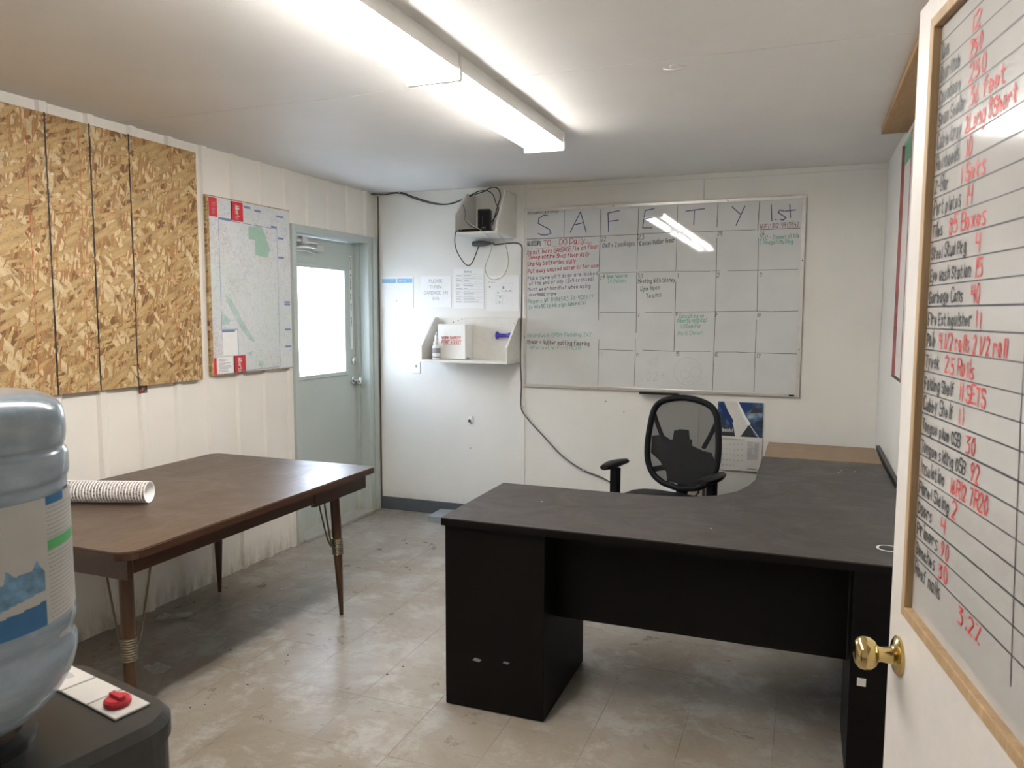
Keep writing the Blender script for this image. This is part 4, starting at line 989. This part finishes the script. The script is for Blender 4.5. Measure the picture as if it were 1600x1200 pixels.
for px, py, lab in ((1325, 736, None), (1388, 857, 'white-rimmed grommet')):
    q = at(2, px, py, DZ)
    g = build('grommet', lambda b: lathe(b, [(.030, .0002), (.036, .0015), (.037, .0006), (.037, .0001)], 28, (q.x, q.y, DZ)), M['papergrey'] if lab else M['tan'], dk)
    if lab: g['label'] = lab
    h_ = build('grommet_hole', lambda b: lathe(b, [(.029, .0005), (.0285, .0018)], 28, (q.x, q.y, DZ)), M['black'], g); h_.parent = g; h_.matrix_parent_inverse = Matrix.Identity(4)
q = at(1, 1346, 1066, 2.589)
build('paper_sticker', lambda b: bx(b, q.x-.013, q.x+.013, 2.5885, 2.5897, q.z-.013, q.z+.013), M['papergrey'], dk, False)
q = at(2, 1310, 739, DZ)
build('paint_fleck', lambda b: [lathe(b, [(.004, .0002), (.003, .001)], 8, (x, y, DZ)) for x, y in ((q.x, q.y), (-1.0, 2.95), (-.3, 2.8))], M['paper'], dk)['kind'] = 'stuff'
# scuffs on pedestal front
attach(ink('scuff', M['inkgrey'], dk, lambda b: [poly(b, (Vector((x, 2.5895, z)), VX, VZ, -VY), [(0, 0), (w_*.3, h_), (w_, h_*.6), (w_*.7, -h_*.3)], .0002) for x, z, w_, h_ in ((-1.155, .195, .04, .012), (-1.03, .205, .03, .008))]), dk)

# tan side table behind the return, toward back wall
stb = tag(empty('side_table', (.09, 4.6, 0)), 'tan laminate side table between the desk return and back wall', 'table')
build('table_top', lambda b: bx(b, -.195, .388, 4.356, 4.86, DZ-.022, DZ+.001), M['tan'], stb, False, .001)
for x in (-.17, .34):
    for y in (4.39, 4.81): build('leg', lambda b: bx(b, x, x+.03, y, y+.03, 0, DZ-.0225), M['deskside'], stb, False, .001)
build('back_panel', lambda b: bx(b, -.138, .338, 4.815, 4.83, .25, DZ-.0225), M['tan'], stb, False)
# black cable along desk and right wall
bm = bmesh.new(); bx(bm, XR-.020, XR-.001, 2.62, 4.84, DZ-.01, DZ+.022); tag(obj('cable_channel', bm, M['black'], bevel=.003), 'thin black cable strip along the right wall above the desk', 'cable channel')

# ================================================================== OFFICE CHAIR
chr_ = empty('office_chair', (-.72, 4.20, 0), math.radians(-18)); tag(chr_, 'black mesh-back swivel office chair behind the desk', 'chair')
def cc(name, fn, mt, bevel=0, smooth=True, par=None, seg=2):
    bm = bmesh.new(); fn(bm); return obj(name, bm, mt, par or chr_, bevel=bevel, smooth=smooth, seg=seg)
# outline of the back in local (x, z); back plane at local y ~ .21, leaning slightly
def backpt(x, z, d=0): return Vector((x, .215+.10*(z-.55)+.10*(x*x)*-1.2+d, z))
oh = [(-.105, .535), (-.17, .575), (-.212, .65), (-.222, .75), (-.212, .87), (-.190, .965), (-.13, 1.015), (0, 1.038), (.13, 1.015), (.190, .965), (.212, .87), (.222, .75), (.212, .65), (.17, .575), (.105, .535)]
ohs = spline([(x, z, 0) for x, z in oh], 5)
cc('backrest_frame', lambda b: rings(b, [backpt(p.x, p.y) for p in ohs]+[backpt(.0, .515), backpt(-.105, .535)], [.018]*(len(ohs)+2), 12), M['blackmat'])
def meshback(b):
    P = [(p.x*.97, .535+(p.y-.535)*.985) for p in ohs]; rows = 16
    zs_ = [.54+(1.02-.54)*k/rows for k in range(rows+1)]
    def half(z):
        best = .09
        for a, c in zip(P, P[1:]):
            if (a[1]-z)*(c[1]-z) <= 0 and abs(c[1]-a[1]) > 1e-6:
                best = max(best, abs(a[0]+(c[0]-a[0])*(z-a[1])/(c[1]-a[1])))
        return best
    g = [[b.verts.new(backpt(half(z)*(-1+2*i/12), z, -.003)) for i in range(13)] for z in zs_]
    for r_, s_ in zip(g, g[1:]):
        for i in range(12): b.faces.new((r_[i], r_[i+1], s_[i+1], s_[i]))
cc('backrest_mesh', meshback, M['chairmesh'])
def lumbar(b):
    shp = [(-.212, .80), (-.15, .81), (-.10, .785), (-.072, .79), (-.066, .845), (-.045, .842), (-.04, .852), (.02, .852), (.03, .80), (.045, .80), (.05, .765), (.12, .745), (.175, .74), (.205, .69), (.205, .62), (.15, .575), (.09, .545), (-.09, .545), (-.10, .60), (-.15, .66), (-.212, .70)]
    lo = [b.verts.new(backpt(x*.95, z, .008)) for x, z in shp]; hi = [b.verts.new(backpt(x*.95, z, .030)) for x, z in shp]
    b.faces.new(lo[::-1]); b.faces.new(hi); n = len(shp)
    for i in range(n): b.faces.new((lo[i], lo[(i+1) % n], hi[(i+1) % n], hi[i]))
cc('lumbar_support', lumbar, M['blackmat'])
def spinearms(b):
    for s_ in (-1, 1):
        rings(b, spline([backpt(s_*.205, .945, .012), backpt(s_*.17, .86, .016), backpt(s_*.12, .76, .02)], 4), [.013]*9, 8)
        rings(b, spline([backpt(s_*.19, .60, .012), backpt(s_*.12, .62, .02), backpt(s_*.05, .62, .03)], 4), [.016]*9, 8)
    rings(b, spline([backpt(0, .66, .035), backpt(0, .55, .045), Vector((0, .22, .46)), Vector((0, .10, .425))], 5), [.034]*16, 10)
cc('back_support', spinearms, M['blackmat'])
def seat(b):
    prism(b, rrect(-.25, .25, -.27, .215, .09, 8), .435, .490)
cc('seat', seat, M['blackmat'], bevel=.014, smooth=True, seg=3)
for s_ in (-1, 1):
    pd = cc('armrest', lambda b: [rings(b, [Vector((s_*.296+.012*s_*math.sin(t*3), -.135+.25*t, .6545+.004*t)) for t in [k/10 for k in range(11)]], [.018+.020*math.sin(PI*min(1, max(0, .08+.84*k/10)))*(1.15-.35*k/10) for k in range(11)], 14)], M['black'])
    for v_ in pd.data.vertices: v_.co.z = .6545+(v_.co.z-.6545)*.62
    cc('arm_post', lambda b: (bx(b, s_*.296-.022, s_*.296+.022, -.035, .015, .44, .635), bx(b, min(s_*.318, s_*.20), max(s_*.318, s_*.20), -.035, .015, .412, .434)), M['blackmat'], bevel=.004, smooth=False)
cc('gas_column', lambda b: (cyl(b, (0, 0, .10), (0, 0, .26), .028), cyl(b, (0, 0, .26), (0, 0, .41), .016), bx(b, -.09, .09, -.09, .12, .40, .4345)), M['black'])
for k in range(5):
    a = 2*PI*k/5+.3; d_ = Vector((math.cos(a), math.sin(a), 0))
    sp_ = cc('base_spoke', lambda b: rings(b, [d_*.02+VZ*.105, d_*.16+VZ*.095, d_*.29+VZ*.075], [.026, .020, .014], 8), M['black'])
    cc('caster', lambda b: cyl(b, tuple(d_*.29+Vector((-d_.y, d_.x, 0))*.02+VZ*.028), tuple(d_*.29-Vector((-d_.y, d_.x, 0))*.02+VZ*.028), .028, n=16), M['black'], par=sp_)

# small carton with a printed mark behind the chair
q = at(1, 1093, 770, 4.95)
bxo = tag(empty('carton', (q.x, 4.99, 0)), 'small pale carton with brown print seen behind the office chair', 'box')
ct_ = at(1, 1093, 758, 4.92).z
build('carton_body', lambda b: bx(b, q.x-.065, q.x+.055, 4.92, 5.06, 0, ct_), M['papergrey'], bxo, False, .003)
attach(ink('print', plain('brown print', (.12, .06, .045), .6), bxo, lambda b: (write(b, (Vector((q.x-.03, 4.9195, ct_-.085)), VX, VZ, -VY), '2', 0, 0, .055, .012, .02), rect(b, (Vector((q.x+.02, 4.9195, ct_-.09)), VX, VZ, -VY), 0, .02, 0, .08))), bxo)

# ================================================================== FLOOR THINGS
gb = tag(empty('metal_box', (-2.46, 4.99, 0)), 'low grey metal box on the floor against the back wall', 'box')
build('box_body', lambda b: bx(b, -2.535, -2.05, 4.90, 5.115, .0, .042), M['greymetal'], gb, False, .004)
build('box_lid', lambda b: bx(b, -2.538, -2.047, 4.897, 5.118, .0425, .048), M['greymetal'], gb, False, .002)
def scrap(px, py, sx3, sy3, ang, label, seed):
    q = at(2, px, py, 0); r_ = random.Random(seed); o = empty('plastic_scrap', (q.x, q.y, 0), ang)
    b = bmesh.new(); n = 9; g = []
    for i in range(n):
        row = []
        for j in range(6):
            x = (i/(n-1)-.5)*sx3*(1+.3*r_.uniform(-1, 1)*(j in (0, 5))); y = (j/5-.5)*sy3*(1+.4*r_.uniform(-1, 1)*(i in (0, n-1)))
            row.append(b.verts.new((x, y, .003+r_.uniform(0, .016))))
        g.append(row)
    for i in range(n-1):
        for j in range(5): b.faces.new((g[i][j], g[i+1][j], g[i+1][j+1], g[i][j+1]))
    C.objects.unlink(o); bpy.data.objects.remove(o)
    s = obj('plastic_scrap', b, M['scrap']); s.location = (q.x, q.y, 0); s.rotation_euler = (0, 0, ang)
    tag(s, label, 'plastic scrap', 'plastic wrapping scraps on the floor')
scrap(273, 966, .17, .07, .5, 'flat clear plastic scrap under the middle of the dining table', 3)
scrap(247, 1048, .11, .07, -.2, 'crumpled clear plastic scrap on the floor near the water cooler', 5)
scrap(407, 917, .06, .03, .2, 'tiny clear plastic scrap under the far end of the dining table', 9)
def crumbs(b):
    r_ = random.Random(11)
    for px, py in ((472, 852), (353, 919), (302, 958), (425, 958), (422, 952), (450, 1024), (320, 1101), (297, 1106), (630, 1042), (605, 1054), (549, 874), (572, 876), (412, 1076), (387, 1070), (295, 985), (338, 1021), (360, 1016), (635, 850)):
        q = at(2, px, py, 0); s_ = r_.uniform(.0018, .0042); bx(b, q.x-s_, q.x+s_, q.y-s_*.7, q.y+s_*.7, .0003, s_*.8)
bm = bmesh.new(); crumbs(bm); tag(obj('floor_crumbs', bm, M['inkblack']), 'dark crumbs and grit scattered on the floor tiles', 'debris', kind='stuff')

# ================================================================== OPEN DOOR WITH WHITEBOARD (right foreground)
da = math.radians(-9); DD_ = Vector((math.sin(da), math.cos(da), 0)); DN = Vector((-DD_.y, DD_.x, 0))   # along (hinge->edge), normal into room
Rk = Vector((.169, 1.437, 0))
def dpt(s, z, off=0): return Rk+DD_*s+DN*off+VZ*z
D2 = tag(empty('door_2', (Rk-DD_*.74)[:], 0), 'white interior door standing open, with a wood-framed inventory whiteboard', 'door'); struct(D2)
D2.rotation_euler = (0, 0, 0)
def slab(b, s0, s1, z0, z1, n0, n1):
    v = [b.verts.new(dpt(s, z, n)) for n in (n0, n1) for z in (z0, z1) for s in (s0, s1)]
    for f in ((0, 1, 3, 2), (4, 6, 7, 5), (0, 4, 5, 1), (2, 3, 7, 6), (0, 2, 6, 4), (1, 5, 7, 3)): b.faces.new([v[i] for i in f])
build('door_slab', lambda b: slab(b, -.74, .068, .012, 2.03, -.038, 0), M['doorwhite'], D2, False, .003)
SI, ZB, ZT = -.075, 1.045, 1.955
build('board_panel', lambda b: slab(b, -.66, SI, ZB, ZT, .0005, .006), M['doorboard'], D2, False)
FRW = .017
for s0_, s1_, za, zb_ in ((SI, SI+FRW, ZB-FRW, ZT+FRW), (-.66-FRW, -.66, ZB-FRW, ZT+FRW), (-.66, SI, ZB-FRW, ZB), (-.66, SI, ZT, ZT+FRW)):
    build('frame_strip', lambda b: slab(b, s0_, s1_, za, zb_, .0005, .018), M['pine'], D2, False, .0015)
def ko(b):
    c0 = dpt(-.0, .93, 0); pr = [(0, .034), (.004, .034), (.008, .029), (.010, .020), (.013, .015), (.030, .0125), (.036, .014), (.040, .022), (.048, .0275), (.058, .0285), (.066, .026), (.071, .020), (.0735, .010), (.074, .002)]
    pr = [(t, r) for t, r in pr]; rings(b, [c0+DN*t for t, r in pr], [r for t, r in pr], 32)
build('door_knob', ko, M['brass'], D2)
def ko2(b):
    c0 = dpt(0, .93, -.038); pr = [(0, .034), (.008, .029), (.013, .015), (.030, .0125), (.040, .022), (.058, .0285), (.071, .020), (.074, .002)]
    rings(b, [c0-DN*t for t, r in pr], [r for t, r in pr], 24)
build('door_knob', ko2, M['brass'], D2)
for z in (.25, 1.05, 1.85): build('hinge', lambda b: cyl(b, tuple(dpt(-.748, z, -.006)), tuple(dpt(-.748, z+.09, -.006)), .007, n=10), M['brass'], D2)
FD = (dpt(0, 0, .0062), -DD_, VZ, DN)       # writing frame: u runs from the free edge toward the hinge
RZ = [1.631+.0333*k for k in range(9, -18, -1)]
def dl(b):
    for k, z in enumerate(RZ):
        if z > ZT-.01 or z < 1.10: continue
        seg(b, FD, (-SI+.001, z+rnd.uniform(-.001, .001)), (.655, z+rnd.uniform(-.002, .002)), rnd.choice((.0018, .0023, .0028)), .0002)
    seg(b, FD, (.425, 1.93), (.428, 1.40), .0018, .0003); seg(b, FD, (.428, 1.40), (.446, 1.095), .0022, .0003)
attach(ink('ruled_line', M['inkblack'], D2, dl), D2)
rows = [('Cores', '12', .145), ('Door Knob', '250', .155), ('Covebase', '250', .15), ('Seam Sealer', '36 feet', .165), ('Cable tray', '2Long 8Short', .165), ('Rainhoods', '10', .16), ('Z-Bar', '1 Sets', .13), ('Port plates', '14', .155),
        ('Tiles', '85 Boxes', .115), ('Steel Stud Pkg', '4', .195), ('Eye wash Station', '15', .205), ('Garbage Cans', '40', .195), ('Fire Extinguisher', '11', .205), ('Poly', '4 1/2 rolls 2 1/2 roll', .12), ('Tyvek', '2.5 Rolls', .13), ('Folding Shelf', '11 SETS', .19), ('Cubby Shelf', '11', .19),
        ('Tongue plum OSB', '30', .225), ('Tongue siding OSB', '92', .235), ('Insulation', '16R12 7R20', .185), ('Panel Siding', '2', .205), ('Doors', '4', .14), ('Primers', '90', .15), ('Benches', '30', .15), ('Roof nails', '3.2%', .20)]
def dpx(px, py):
    o_ = Vector((0, 0, EYE)); d_ = ray(px, py); t_ = (Rk-o_).dot(DN)/d_.dot(DN); return -((o_+d_*t_)-Rk).dot(DD_)
be = [(1491, 80), (1509, 90), (1510, 125), (1519, 150), (1512, 190), (1509, 232), (1491, 288), (1511, 310), (1482, 355), (1519, 385), (1527, 418), (1515, 460), (1528, 500), (1470, 530), (1477, 565), (1500, 605), (1499, 642), (1510, 685), (1518, 730), (1485, 745), (1493, 785), (1466, 795), (1476, 825), (1472, 850), (1480, 900)]
re_ = [(1526, 50, 1545), (1524, 75, 1546), (1524, 100, 1553), (1525, 135, 1582), (1518, 170, 1600), (1518, 222, 1530), (1510, 265, 1551), (1518, 305, 1530), (1492, 345, 1552), (1534, 373, 1544), (1532, 412, 1548), (1526, 460, 1542), (1532, 500, 1545), (1475, 535, 1586), (1484, 575, 1534), (1507, 615, 1551), (1505, 655, 1516), (1518, 692, 1536), (1525, 740, 1541), (1493, 760, 1557), (1495, 800, 1506), (1478, 820, 1488), (1478, 858, 1493), (1474, 897, 1491), (1506, 955, 1548)]
def dblack(b):
    for k, (t_, r_, w_) in enumerate(rows):
        z = 1.631+.0333*(8-k)+.007; x0_ = -SI+.008; write(b, FD, t_, x0_, z, .020 if len(t_) < 12 else .018, .0027, .14, .04, width=dpx(*be[k])-x0_)
attach(ink('black_handwriting', plain('grey black marker', (.055, .055, .055), .5, var=.4), D2, dblack), D2)
def dred(b):
    for k, (t_, r_, w_) in enumerate(rows):
        z = 1.631+.0333*(8-k)+.005; a_ = dpx(re_[k][0], re_[k][1]); c_ = dpx(re_[k][2], re_[k][1]); write(b, FD, r_, a_, z, .022, .0030, .12, .04, width=c_-a_)
attach(ink('red_handwriting', M['inkred'], D2, dred), D2)
# hinge post for the open door
hp = dpt(-.77, 0, 0)
struct(box('trim_4', (hp.x+.0, XR, hp.y-.10, hp.y-.005, 0, H), M['doorwhite'], bevel=.003), 'white door jamb carrying the open interior door', 'trim')
